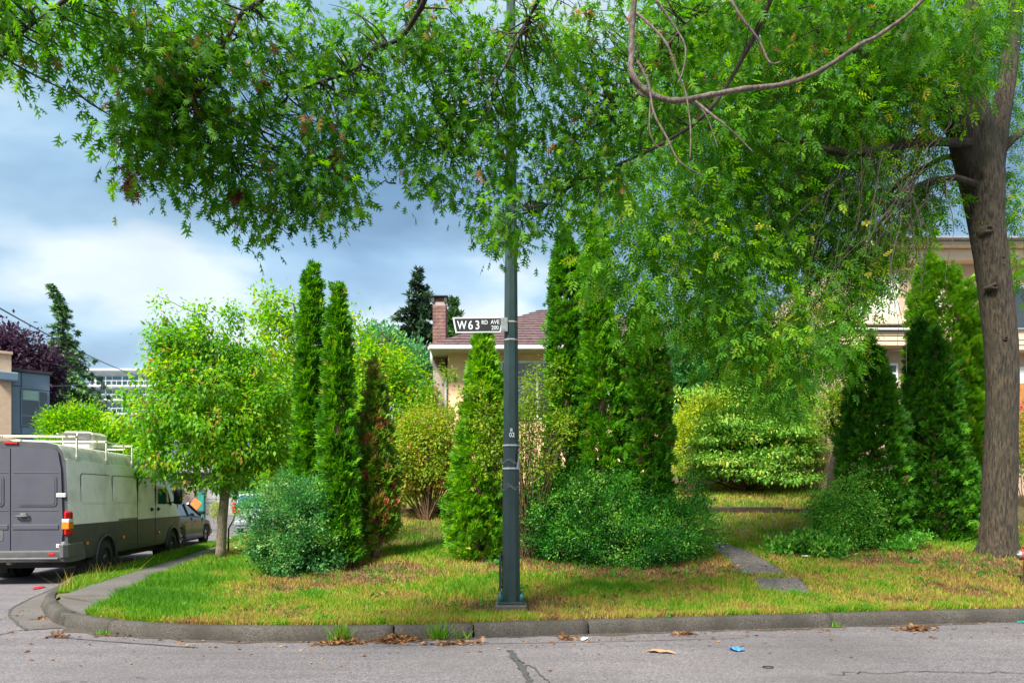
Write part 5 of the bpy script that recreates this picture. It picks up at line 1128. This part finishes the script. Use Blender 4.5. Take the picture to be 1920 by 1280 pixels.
# side: pressed panels, mouldings, handles, lamps, mud flap, glass
XPm = lambda xo: Matrix(((0, 0, 1, xo), (1, 0, 0, 0), (0, 1, 0, 0), (0, 0, 0, 1)))
def xplate(name, poly, x0, x1, m, parent, sd_=1):
    T = Matrix(((0, 0, 1, 0), (1, 0, 0, 0), (0, 1, 0, 0), (0, 0, 0, 1))); return MB().prism(poly, x0, x1, T).build(name, M[m], parent)
for sd_ in (1, -1):
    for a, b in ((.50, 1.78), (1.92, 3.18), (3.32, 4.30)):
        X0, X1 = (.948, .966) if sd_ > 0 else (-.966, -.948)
        xplate('panel_edge_shade', rpoly(a - .018, b + .018, 1.432, 2.038, .08), X0 if sd_ > 0 else -.9595, .9595 if sd_ > 0 else X1, 'rim', van)  # dirt-coloured frame plate; its dark rim is painted shade for a recessed edge
        pn = xplate('side_panel', rpoly(a, b, 1.45, 2.02, .07), X0, X1, 'vanwhite', van)
        xplate('panel_press', rpoly(a + .03, b - .03, 1.48, 1.99, .06), X1 if sd_ > 0 else X0 - .006, (X1 + .006) if sd_ > 0 else X0, 'vanwhite', pn)
    xs_ = sd_ * .968
    for y_ in (3.25, 4.37): MB().box(min(xs_ - sd_ * .02, xs_ + sd_ * .001), max(xs_ - sd_ * .02, xs_ + sd_ * .001), y_ - .007, y_ + .007, .50, 2.2).build('door_seam', M['rubber'], van)
    MB().box(min(xs_ - sd_ * .02, xs_ + sd_ * .012), max(xs_ - sd_ * .02, xs_ + sd_ * .012), 2.2, 3.25, 1.085, 1.125, bev=.008).build('slide_rail', M['rim'], van)
    MB().box(min(xs_ - sd_ * .02, xs_ + sd_ * .008), max(xs_ - sd_ * .02, xs_ + sd_ * .008), .62, 1.1, .74, .755).box(min(xs_ - sd_ * .02, xs_ + sd_ * .008), max(xs_ - sd_ * .02, xs_ + sd_ * .008), 2.1, 5.1, .74, .755).build('moulding', M['plastic'], van)
    for y_ in (4.12, 4.55): MB().box(min(xs_, xs_ + sd_ * .03), max(xs_, xs_ + sd_ * .03), y_ - .09, y_ + .09, 1.27, 1.31, bev=.012).tube([(xs_, y_, 1.29), (xs_ + sd_ * .012, y_, 1.29)], .05, 12).build('handle', M['rubber'], van)
    for y_, z_ in ((.72, .70), (2.45, .72), (4.6, .72)): MB().box(min(xs_, xs_ + sd_ * .015), max(xs_, xs_ + sd_ * .015), y_ - .05, y_ + .05, z_ - .03, z_ + .03, bev=.006).build('side_marker', M['amber'], van)
    xplate('mud_flap', [(1.06, .12), (1.12, .12), (1.20, .66), (1.02, .66)], (.62 if sd_ > 0 else -.95), (.95 if sd_ > 0 else -.62), 'rubber', van)
    for yw in (rw, fw_):
        mb = MB(); pts = []
        for k in range(15): a = R(-8 + 196 * k / 14); pts.append((sd_ * .968, yw + math.cos(a) * .47, .34 + math.sin(a) * .47))
        mb.tube(pts, .028, 6); mb.build('arch_trim', M['vangrey'], van, True)
        MB().tube([(sd_ * .60, yw, .36), (sd_ * .93, yw, .36)], .44, 20).build('wheel_housing', M['darkmetal'], van)
    # cab glass
    gl = xplate('side_window', [(4.42, 1.42), (5.42, 1.40), (5.28, 1.62), (5.02, 2.02), (4.88, 2.06), (4.42, 2.08)], (.955 if sd_ > 0 else -.969), (.969 if sd_ > 0 else -.955), 'cabglass', van)
    MB().tube([(sd_ * .97, 5.45, 1.38), (sd_ * .95, 5.28, 1.66), (sd_ * .925, 4.98, 2.08)], .03, 6).build('window_pillar', M['rubber'], van)
    mr = MB().tube([(sd_ * .95, 5.3, 1.42), (sd_ * 1.1, 5.4, 1.46)], .02, 6).box(min(sd_ * 1.06, sd_ * 1.26), max(sd_ * 1.06, sd_ * 1.26), 5.36, 5.46, 1.40, 1.80, bev=.03).build('mirror', M['rubber'], van)
    wheel(van, sd_ * .955, fw_, .345, .22, 'rim', sd_)
    wheel(van, sd_ * .955, rw, .345, .23, 'rim', sd_); wheel(van, sd_ * .70, rw, .345, .20, 'rim', sd_)
MB().add([(-.80, 5.22, 2.44), (.80, 5.22, 2.44), (.86, 6.02, 1.55), (-.86, 6.02, 1.55)], [(3, 2, 1, 0)]).build('windscreen', M['glass'], van)
# the rack, vent and cover
for y_ in (.45, 1.75, 3.1, 4.3):
    cb_ = MB().box(-.90, .90, y_ - .022, y_ + .022, 2.70, 2.738, bev=.008).build('rack_bar', M['vanroof'], van)
    for sd_ in (1, -1):
        MB().box(sd_ * .905 - .012, sd_ * .905 + .012, y_ - .024, y_ + .024, 2.26, 2.745, bev=.005).box(sd_ * .905 - .028, sd_ * .905 + .028, y_ - .07, y_ + .07, 2.26, 2.36, bev=.006).build('rack_post', M['vanroof'], cb_)
        MB().tube([(sd_ * .90, y_ - .035, 2.72), (sd_ * .90, y_ - .024, 2.72)], .013, 8).build('rack_bolt', M['darkmetal'], cb_)
MB().box(.70, .74, .1, 4.6, 2.739, 2.757, bev=.006).build('rack_rail', M['vanroof'], van); MB().box(-.74, -.70, .1, 4.6, 2.739, 2.757, bev=.006).build('rack_rail', M['vanroof'], van)
vt_ = MB().box(-.22, .40, 2.3, 3.1, 2.575, 2.98, bev=.06).build('roof_vent', M['vanroof'], van)
for a in (-.18, .11): MB().box(a, a + .26, 2.285, 2.30, 2.72, 2.95, bev=.02).build('vent_panel', M['plastic'], vt_)
for k in range(18): MB().box(-.9 + k * .04, -.885 + k * .04, .1, .12, 2.66, 2.70).build('rack_tooth', M['rim'], van)

# ------------------------------------------------------------------ sedan and silver wagon
def car(name, label, cat, loc, rz, L, W, H, paint, hood, belt, cab, wb, wr, rimm='alloy', boot=None):
    t = thing(name, label, cat, loc, rz); y0 = 0; rwy = (L - wb) / 2 + .05; fwy = rwy + wb; hw = W / 2
    def bot(y):
        z = .22
        for yw in (rwy, fwy):
            d = abs(y - yw)
            if d < wr + .07: z = max(z, wr + math.sqrt((wr + .07) ** 2 - d * d) - .02)
        return z
    def pr(y):
        top = float(np.interp(y, [p[0] for p in belt], [p[1] for p in belt])); e_ = min(y, L - y); w = hw * (1 - .13 * max(0, 1 - e_ / .55) ** 2); b_ = min(bot(y), top - .12)
        return [(0, b_), (w * .95, b_), (w, min(b_ + .1, top - .1)), (w * 1.0, top - .18), (w * .965, top - .05), (w * .87, top), (0, top + .02)]
    ys_ = np.linspace(0, L, 52)
    for sd_ in (1, -1): o = loft([(y, [(sd_ * x, z) for x, z in pr(y)]) for y in ys_], lambda j, y: 0, 'body', [M[paint]], t); smooth_angle(o, 35)
    # cabin: glass block with pillars and roof skin
    yb0, yt0, yt1, yb1 = cab; bz = float(np.interp((yb0 + yb1) / 2, [p[0] for p in belt], [p[1] for p in belt])) - .03
    q = [(-hw * .88, yb0, bz), (hw * .88, yb0, bz), (hw * .70, yt0, H - .05), (-hw * .70, yt0, H - .05), (-hw * .86, yb1, bz), (hw * .86, yb1, bz), (hw * .69, yt1, H - .05), (-hw * .69, yt1, H - .05)]
    gl = MB().add(q, [(0, 1, 2, 3), (4, 7, 6, 5), (0, 3, 7, 4), (1, 5, 6, 2), (3, 2, 6, 7)]).build('windows', M['glass'], t)
    rs = []
    for y in np.linspace(yt0 - .06, yt1 + .06, 9):
        e_ = min(1, (y - yt0 + .06) / .35, (yt1 + .06 - y) / .35); zt_ = H - .035 * (1 - e_); rs.append((y, [(-hw * .73, zt_ - .07), (-hw * .70, zt_ - .035), (-hw * .5, zt_), (hw * .5, zt_), (hw * .70, zt_ - .035), (hw * .73, zt_ - .07)]))
    o = loft(rs, lambda j, y: 0, 'roof', [M[paint]], t)
    ym = (yb0 + yb1) / 2 + .05
    for sd_ in (1, -1):
        for a, b, r_ in (((hw * .885, yb0, bz), (hw * .715, yt0, H - .05), .05), ((hw * .87, yb1, bz), (hw * .705, yt1, H - .05), .035), ((hw * .875, ym, bz), (hw * .71, ym - .05, H - .05), .03)):
            MB().tube([(sd_ * a[0], a[1], a[2]), (sd_ * b[0], b[1], b[2])], r_, 6).build('pillar', M[paint], t)
        MB().box(min(sd_ * hw * .9, sd_ * (hw + .14)), max(sd_ * hw * .9, sd_ * (hw + .14)), yb1 - .45, yb1 - .33, bz + .05, bz + .19, bev=.04).build('mirror', M['black'], t)
        for yy in (rwy, fwy): wheel(t, sd_ * (hw - .01), yy, wr, .2, rimm, sd_, 7)
        for yy in (ym - .55, ym + .35): MB().box(min(sd_ * hw, sd_ * (hw + .02)), max(sd_ * hw, sd_ * (hw + .02)), yy - .08, yy + .08, bz - .16, bz - .13, bev=.01).build('handle', M[paint], t)
        for yy in (yb0 + .25, ym, yb1 - .15): MB().box(min(sd_ * (hw - .02), sd_ * (hw + .002)), max(sd_ * (hw - .02), sd_ * (hw + .002)), yy - .006, yy + .006, .32, bz - .02).build('door_seam', M['rubber'], t)
        MB().box(min(sd_ * (hw - .02), sd_ * (hw + .012)), max(sd_ * (hw - .02), sd_ * (hw + .012)), rwy + wr + .1, fwy - wr - .1, .24, .30, bev=.01).build('sill', M['plastic'], t)
        zt_ = float(np.interp(.1, [p[0] for p in belt], [p[1] for p in belt]))
        MB().box(min(sd_ * hw * .62, sd_ * hw * .93), max(sd_ * hw * .62, sd_ * hw * .93), -.02, .18, zt_ - .26, zt_ - .10, bev=.03).build('tail_light', M['red'], t)
    MB().box(-hw * .92, hw * .92, -.06, .1, .30, .55, bev=.06).build('rear_bumper', M[paint], t); MB().box(-hw * .92, hw * .92, L - .12, L + .05, .25, .5, bev=.06).build('front_bumper', M[paint], t)
    MB().box(-.26, .26, -.035, .0, .62, .74, bev=.01).build('number_plate', M['platep'], t)
    MB().box(-hw * .8, hw * .8, .3, L - .3, .16, .4).build('underbody', M['darkmetal'], t)
    return t
# sedan: rear axle at about y 21.8
yr = 21.9; xs_ = (351 - 960) / FPX * yr
sedan = car('sedan', 'dark green sedan parked in front of the white van', 'car', (xs_ - .88 * .99 - .1, yr - .98, 0), R(7.5), 4.55, 1.76, 1.42, 'cargreen', 0, [(0, .86), (.1, .98), (.9, 1.02), (2.9, .95), (3.4, .92), (4.2, .78), (4.5, .62), (4.55, .55)], (.62, 1.35, 2.45, 3.35), 2.62, .31)
ys_ = 31.5
wag = car('minivan', 'silver minivan seen from behind, parked beyond the young street tree', 'minivan', (P(478, 0, ys_).x, ys_, 0), R(8), 4.8, 1.9, 1.74, 'carsilver', 0, [(0, 1.0), (.1, 1.08), (3.4, 1.02), (4.3, .85), (4.7, .65), (4.8, .55)], (.08, .3, 2.7, 3.6), 2.9, .33)
for sd_ in (1, -1): MB().box(min(sd_ * .80, sd_ * .95), max(sd_ * .80, sd_ * .95), -.04, .1, .85, 1.32, bev=.03).build('tail_lamp', M['red'], wag)
MB().box(-.72, .72, -.012, .09, 1.13, 1.60, bev=.02).build('rear_window', M['tealglass'], wag)

# ------------------------------------------------------------------ street bits
tb = thing('utility_box', 'teal green utility cabinet beyond the roof of the dark sedan', 'cabinet', P(379, 0, 33) * 1); tb.location.z = 0; tb.location.x -= .05
MB().box(-.13, .13, 0, .2, 0, 1.72, bev=.01).build('cabinet', M['tealbox'], tb); MB().box(-.15, .15, -.02, .22, 1.72, 1.78, bev=.01).build('lid', M['tealbox'], tb); MB().box(-.10, .10, -.012, 0, .3, 1.5, bev=.004).build('door', M['tealbox'], tb)
oc = thing('construction_sign', 'small orange board glimpsed beside the teal cabinet', 'sign', (P(367, 0, 32).x, 32, 0))
MB().box(-.2, .2, -.015, .015, 1.05, 1.45, Matrix.Translation((0, 0, 1.25)) @ Matrix.Rotation(R(35), 4, 'Y') @ Matrix.Translation((0, 0, -1.25)), .01).build('board', M['orange'], oc); MB().tube([(0, .03, 0), (0, .03, 1.2)], .02, 6).build('stake', M['steel'], oc)
sb_ = shrub('clipped_bush', 'small clipped bush beyond the hood of the dark sedan', (405, 975), [(406, 955, 9, 14, 0, .4)], M['yellow'], LEAF2, 80, 16, .07, .07, 44, 6, Y=40.0)
ps = thing('sign_stake', 'thin dark bent metal stake standing just right of the young street tree', 'stake', (P(428, 0, 19).x, 19, .13))
MB().tube([(0, 0, 0), (.01, 0, .62), (.10, 0, .78), (.26, 0, 1.15)], [.022, .022, .018, .012], 6).build('stake', M['black'], ps, True)
# hydrant at the right edge
hy = thing('fire_hydrant', 'red fire hydrant with a pale side cap and dark foot at the right edge', 'hydrant', (P(1937, 0, 10.6).x, 10.6, float(Z(7.6, 10.6))))
def lathe(prf, n=16, M4=None):
    mb = MB()
    for r_, z in prf:
        for k in range(n):
            a = 2 * math.pi * k / n; p = Vector((math.cos(a) * r_, math.sin(a) * r_, z)); mb.v.append(tuple(M4 @ p if M4 else p))
    for i in range(len(prf) - 1):
        for k in range(n): mb.f.append((i * n + k, i * n + (k + 1) % n, (i + 1) * n + (k + 1) % n, (i + 1) * n + k)); mb.mi.append(0)
    return mb
lathe([(.0, 0), (.2, 0), (.2, .03), (.13, .05), (.12, .26), (.0, .26)]).build('foot', M['rubber'], hy, True)
lathe([(.0, .26), (.115, .26), (.11, .52), (.14, .53), (.14, .56), (.11, .57), (.095, .63), (.04, .67), (.03, .71), (0, .71)]).build('barrel', M['hydrant'], hy, True)
for sx in (-1, 1):
    Mq = Matrix.Translation((sx * .10, 0, .44)) @ Matrix.Rotation(R(90 * sx), 4, 'Y')
    lathe([(0, 0), (.06, 0), (.06, .06), (.075, .06), (.075, .09), (.0, .09)], 14, Mq).build('outlet', M['hydrant'], hy, True)
    lathe([(0, .092), (.062, .092), (.058, .115), (.022, .118), (.02, .14), (0, .14)], 14, Mq).build('outlet_cap', M['steel'], hy, True)

# litter
def crumple(name, label, cat, p, s_, m, seed, flat=.5, parts=None):
    rr = random.Random(seed); mb = MB(); n = 5; v = []
    for i in range(n):
        for j in range(n): v.append(((i / (n - 1) - .5) * s_[0] + rr.uniform(-.1, .1) * s_[0], (j / (n - 1) - .5) * s_[1] + rr.uniform(-.1, .1) * s_[1], .004 + rr.random() * s_[0] * flat * .35))
    f = [(i * n + j, (i + 1) * n + j, (i + 1) * n + j + 1, i * n + j + 1) for i in range(n - 1) for j in range(n - 1)]
    o = mb.add(v, f).build(name, M[m], None); o.location = p; o.rotation_euler.z = rr.uniform(0, 3); tag(o, label, cat); return o
crumple('candy_wrapper', 'crumpled bright blue wrapper lying on the asphalt', 'wrapper', G(1380, 1219), (.13, .12), 'blue', 1, 1.0)
crumple('red_rag', 'flat red scrap lying on the asphalt behind the van', 'litter', G(72, 1102, .003), (.35, .12), 'redlit', 2, .15)
crumple('paper_scrap', 'pale paper scrap on the sidewalk near the corner', 'litter', G(210, 1124, .15), (.09, .05), 'paper', 3)
crumple('paper_scrap', 'white scrap in the grass just in front of the low weeds', 'litter', Vector(lift(1510, 1046, .03)), (.13, .08), 'paper', 4)
crumple('paper_scrap', 'white plastic scrap at the foot of the dark cedars', 'litter', Vector(lift(1668, 1032, .03)), (.13, .08), 'paper', 5)
crumple('plastic_scrap', 'pale plastic scrap in the gutter right of the lamp post', 'litter', G(1094, 1199), (.16, .06), 'paper', 6, .3)
crumple('plastic_scrap', 'pale teal scrap in the gutter at the right edge', 'litter', G(1915, 1166), (.14, .08), 'tealbox', 7, .3)
crumple('flattened_cup', 'flattened tan paper cup on the road right of the dark seam', 'litter', G(1240, 1223), (.26, .09), 'card', 8, .3)
tag(MB().tube([(math.cos(a) * .05, math.sin(a) * .035, .006) for a in np.linspace(0, 6.28, 17)], .005, 5, False).build('rubber_ring', M['rubber']), 'small black rubber ring lying on the road', 'ring').location = G(1440, 1251)
tw = [G(440, 1118, .15), G(0, 0) if 0 else G(470, 1119, .16)]
tag(MB().tube([lift(1828, 1104, .03), lift(1850, 1118, .05), lift(1886, 1137, .03)], [.009, .007, .004], 5).build('stick', M['twig_dead']), 'pale dead stick lying on the grass by the kerb at the right', 'stick')
tag(MB().tube([G(118, 1118, .16), G(140, 1121, .17), G(172, 1127, .16)], [.006, .006, .003], 5).build('stick', M['twig_brown']), 'thin brown stick lying across the sidewalk corner', 'stick')

# dead leaves: drifts in the gutter and singles
def leafpile(label, px, py, rx, ry, n, hgt, seed, z=0.0):
    rr = np.random.default_rng(seed); c = G(px, py, z); sx = rx / FPX * c.y; sy = ry / (py - HOR) * c.y * .9
    q = rr.normal(size=(n, 2)) * .45; r2 = (q ** 2).sum(1); L_ = np.c_[c.x + q[:, 0] * sx, c.y + q[:, 1] * sy + (c.x + q[:, 0] * sx - c.x) * .12, z + .006 + hgt * np.exp(-r2 * 2.2) * rr.random(n)]
    o = scatter('leaf_drift', OAK[0], OAK[1], L_, frames(rr.normal(size=(n, 3)) * np.array([1, 1, .25]), rr.normal(size=(n, 3)) * .55 + np.array([0, 0, 1])), .04 + .045 * rr.random(n), rr.random(n) ** 1.3, M['dead_leaf'])
    tag(o, label, None, None, 'stuff')
leafpile('pile of brown oak leaves in the gutter', 745, 1201, 46, 6, 420, .07, 1)
leafpile('brown leaves in the gutter', 640, 1206, 52, 4, 230, .04, 2)
leafpile('brown leaves in the gutter', 850, 1207, 60, 3, 110, .02, 3)
leafpile('brown leaves in the gutter', 1068, 1198, 26, 3, 50, .03, 4)
leafpile('brown leaves on road', 1715, 1180, 40, 4, 200, .04, 5)
leafpile('brown leaves on road', 1285, 1189, 26, 4, 70, .03, 6)
leafpile('brown leaves by the corner', 110, 1194, 26, 3, 60, .03, 7)
leafpile('brown leaves by the corner', 300, 1190, 130, 3, 60, .02, 8)
leafpile('brown leaves on road', 75, 1160, 14, 5, 20, .02, 9)
rr = np.random.default_rng(33); n = 520                                     # scattered singles on the road
X = rr.uniform(-7, 11, n); Yk = np.interp(X, KP[KP[:, 1] < 14][:, 0], KP[KP[:, 1] < 14][:, 1]) - np.abs(rr.normal(size=n)) ** 1.3 * .55 - .06
L_ = np.c_[X, Yk, np.full(n, .01)]
o = scatter('fallen_leaves', LEAF[0], LEAF[1], L_, frames(rr.normal(size=(n, 3)) * np.array([1, 1, .1]), rr.normal(size=(n, 3)) * .3 + np.array([0, 0, 1])), .03 + .045 * rr.random(n) ** 2, rr.random(n), M['dead_leaf']); tag(o, None, None, None, 'stuff')

# ------------------------------------------------------------------ grass
def patchy(X, Y):
    p = np.c_[X, Y]; return wob(p * np.array([1, 1.6]), 21, .55) * .45 + wob(p * np.array([1, 1.5]), 22, 2.0) * .4 + wob(p, 23, 5.5) * .35
slabs = [[tuple(lift(*q)[:2]) for q in poly] for poly in ([(1326, 1024), (1340, 1017), (1362, 1020), (1400, 1032), (1440, 1054), (1478, 1078), (1400, 1078), (1366, 1050)], [(1412, 1086), (1500, 1084), (1512, 1098), (1526, 1117), (1462, 1112), (1424, 1107)])]
def inside(X, Y, poly):
    c = np.zeros(len(X), bool); n = len(poly)
    for i in range(n):
        x1, y1 = poly[i]; x2, y2 = poly[(i + 1) % n]
        m = ((y1 > Y) != (y2 > Y)); xi = (x2 - x1) * (Y - y1) / (y2 - y1 + 1e-12) + x1; c ^= m & (X < xi)
    return c
def blades(name, X, Y, z, h, w, tone_, seed):
    r = np.random.default_rng(seed); n = len(X); a = r.random(n) * 6.28; dx, dy = np.cos(a) * w, np.sin(a) * w
    lean = r.normal(size=(n, 2)) * (h * .45)[:, None]
    v = np.empty((n, 3, 3)); v[:, 0] = np.c_[X - dx, Y - dy, z - .01]; v[:, 1] = np.c_[X + dx, Y + dy, z - .01]; v[:, 2] = np.c_[X + lean[:, 0], Y + lean[:, 1], z + h]
    return tag(mesh_np(name, v.reshape(-1, 3), np.arange(n * 3).reshape(-1, 3), np.repeat(tone_, 3), M['grass']), None, None, None, 'stuff')
def lawn_grass():
    r = np.random.default_rng(60); n = 400000
    S = np.concatenate([r.random(n // 2) ** 1.4 * 5.0, r.random(n - n // 2) * 18]); xf = r.uniform(-5.25, 13, n)
    Y = Fy(xf) + S; X = xf - .26 * S
    keep = (np.abs(X / Y) < .76) & (X > -11) & ((Y < 13.5) | (r.random(n) < .55))
    for s_ in slabs: keep &= ~inside(X, Y, s_)
    X, Y, S = X[keep], Y[keep], S[keep]; n = len(X)
    pt = patchy(X, Y)
    # needle litter and bare earth under the conifers
    sh = np.zeros(n)
    for (cx, cy_, rx, ry) in ((-2.2, 11.4, 1.5, .9), (-.4, 11.8, 1.0, .7), (-3.6, 10.6, 1.0, .5), (1.9, 11.6, 2.3, .8), (6.0, 12.6, 2.2, .9), (8.0, 12.2, 2.0, 1.2), (9.2, 11.2, 2.2, 1.0), (0, 9.3, .7, .5)):
        sh = np.maximum(sh, np.exp(-(((X - cx) / rx) ** 2 + ((Y - cy_) / ry) ** 2) ** 1.5))
    far_green = np.exp(-(((X + 5.3) / 1.6) ** 2)) * .25 + np.exp(-(((X + .9) / 1.0) ** 2 + ((Y - 13.4) / 1.0) ** 2)) * .35
    front = np.exp(-((S - .55) / .9) ** 2) * (X > -4) * .17
    tn_ = .51 + .46 * pt + .16 * r.normal(size=n) + sh * .45 - far_green + front
    k2 = r.random(n) > sh * .72
    k2 &= ~((pt > .75) & (r.random(n) < .35))
    X, Y, tn_, S, pt, sh = X[k2], Y[k2], tn_[k2].clip(0, 1), S[k2], pt[k2], sh[k2]; n = len(X)
    h = (.045 + .03 * r.random(n)) * (1.15 - .3 * pt.clip(-1, 1)) * (1 - .35 * sh) * np.where(tn_ < .3, 1.35, 1)
    h *= 1 + .8 * np.exp(-(((X + 5.3) / 1.2) ** 2 + ((Y - 13) / 3) ** 2))
    blades('grass', X, Y, Z(X, Y), h, .0055 + .0035 * r.random(n) + .0007 * (Y - 8), tn_, 61)
    nw = 260; wx = r.uniform(-5, 12, nw); ws = np.abs(r.normal(size=nw)) * 3 + .1; pw = 16
    X1 = np.repeat(wx - .26 * ws, pw) + r.normal(size=nw * pw) * .07; Y1 = np.repeat(Fy(wx) + ws, pw) + r.normal(size=nw * pw) * .07
    kk = np.ones(len(X1), bool)
    for s_ in slabs: kk &= ~inside(X1, Y1, s_)
    X1, Y1 = X1[kk], Y1[kk]; m_ = len(X1)
    o = scatter('lawn_weeds', LEAF2[0], LEAF2[1], np.c_[X1, Y1, Z(X1, Y1) + .02 + .03 * r.random(m_)], frames(r.normal(size=(m_, 3)) * np.array([1, 1, .3]), r.normal(size=(m_, 3)) * .4 + np.array([0, 0, 1])), .05 + .05 * r.random(m_), .3 + .5 * r.random(m_), M['box']); tag(o, None, None, None, 'stuff')
    m_ = 900; fx = r.uniform(-5, 12, m_); fs = np.abs(r.normal(size=m_)) * 2.6 + .05; X1 = fx - .26 * fs; Y1 = Fy(fx) + fs
    o = scatter('lawn_litter', OAK[0], OAK[1], np.c_[X1, Y1, Z(X1, Y1) + .035], frames(r.normal(size=(m_, 3)) * np.array([1, 1, .2]), r.normal(size=(m_, 3)) * .4 + np.array([0, 0, 1])), .04 + .05 * r.random(m_), r.random(m_), M['dead_leaf']); tag(o, None, None, None, 'stuff')
    # longer tufts
    nt_ = 900; cx = r.uniform(-5, 12, nt_); cs = np.abs(r.normal(size=nt_)) * 3.2 + .1; per = 34
    tx = np.repeat(cx - .26 * cs, per) + r.normal(size=nt_ * per) * .035; ty = np.repeat(Fy(cx) + cs, per) + r.normal(size=nt_ * per) * .035
    k3 = np.ones(len(tx), bool)
    for s_ in slabs: k3 &= ~inside(tx, ty, s_)
    tt = np.repeat(r.random(nt_) * .35 + .05, per) + r.normal(size=nt_ * per) * .08
    blades('grass_tufts', tx[k3], ty[k3], Z(tx, ty)[k3], (.05 + .05 * r.random(len(tx)))[k3], np.full(k3.sum(), .0045), tt.clip(0, 1)[k3], 62)
lawn_grass()
def verge_grass():
    r = np.random.default_rng(63); n = 70000
    Y = 10.9 + 33 * r.random(n) ** 1.5; u_ = r.random(n) * 1.12 - .06
    ka = np.interp(Y, KB[KB[:, 0] < -5.2][::-1, 1], KB[KB[:, 0] < -5.2][::-1, 0]); kb = np.interp(Y, [p[1] for p in WL], [p[0] for p in WL])
    X = ka + (kb - ka) * u_; tn_ = (.2 + .16 * patchy(X, Y) + .12 * r.normal(size=n) + .6 * np.exp(-((Y - 10.4) / .5) ** 2)).clip(0, 1)
    h = (.04 + .06 * r.random(n)) * np.interp(Y, [10.3, 12, 15, 18, 44], [.4, .55, .9, 1.5, 1.6])
    blades('verge_grass', X, Y, np.full(n, .13), h, .006 + .0006 * (Y - 10), tn_, 64)
    m = 420; k = r.integers(0, n, m); hh = .16 + .16 * r.random(m); kk = Y[k] < 20
    blades('seed_stalks', X[k][kk], Y[k][kk], np.full(kk.sum(), .13), hh[kk], np.full(kk.sum(), .004), np.full(kk.sum(), .66), 65)
verge_grass()
def kerb_weeds():
    r = np.random.default_rng(66)
    for px, n, hh in ((640, 160, .16), (830, 90, .2), (862, 30, .1), (1565, 30, .05), (205, 40, .04)):
        i = int(np.argmin(abs(kpx - px) + 1e3 * (KP[:, 1] > 12))); p = KP[i] - KN[i] * .03
        X = p[0] + r.normal(size=n) * .05; Y = p[1] + np.abs(r.normal(size=n)) * .05 - .05
        blades('kerb_weeds', X, Y, np.full(n, .02), hh * (.5 + r.random(n)), np.full(n, .006), (.15 + .3 * r.random(n)), 67 + px)
kerb_weeds()
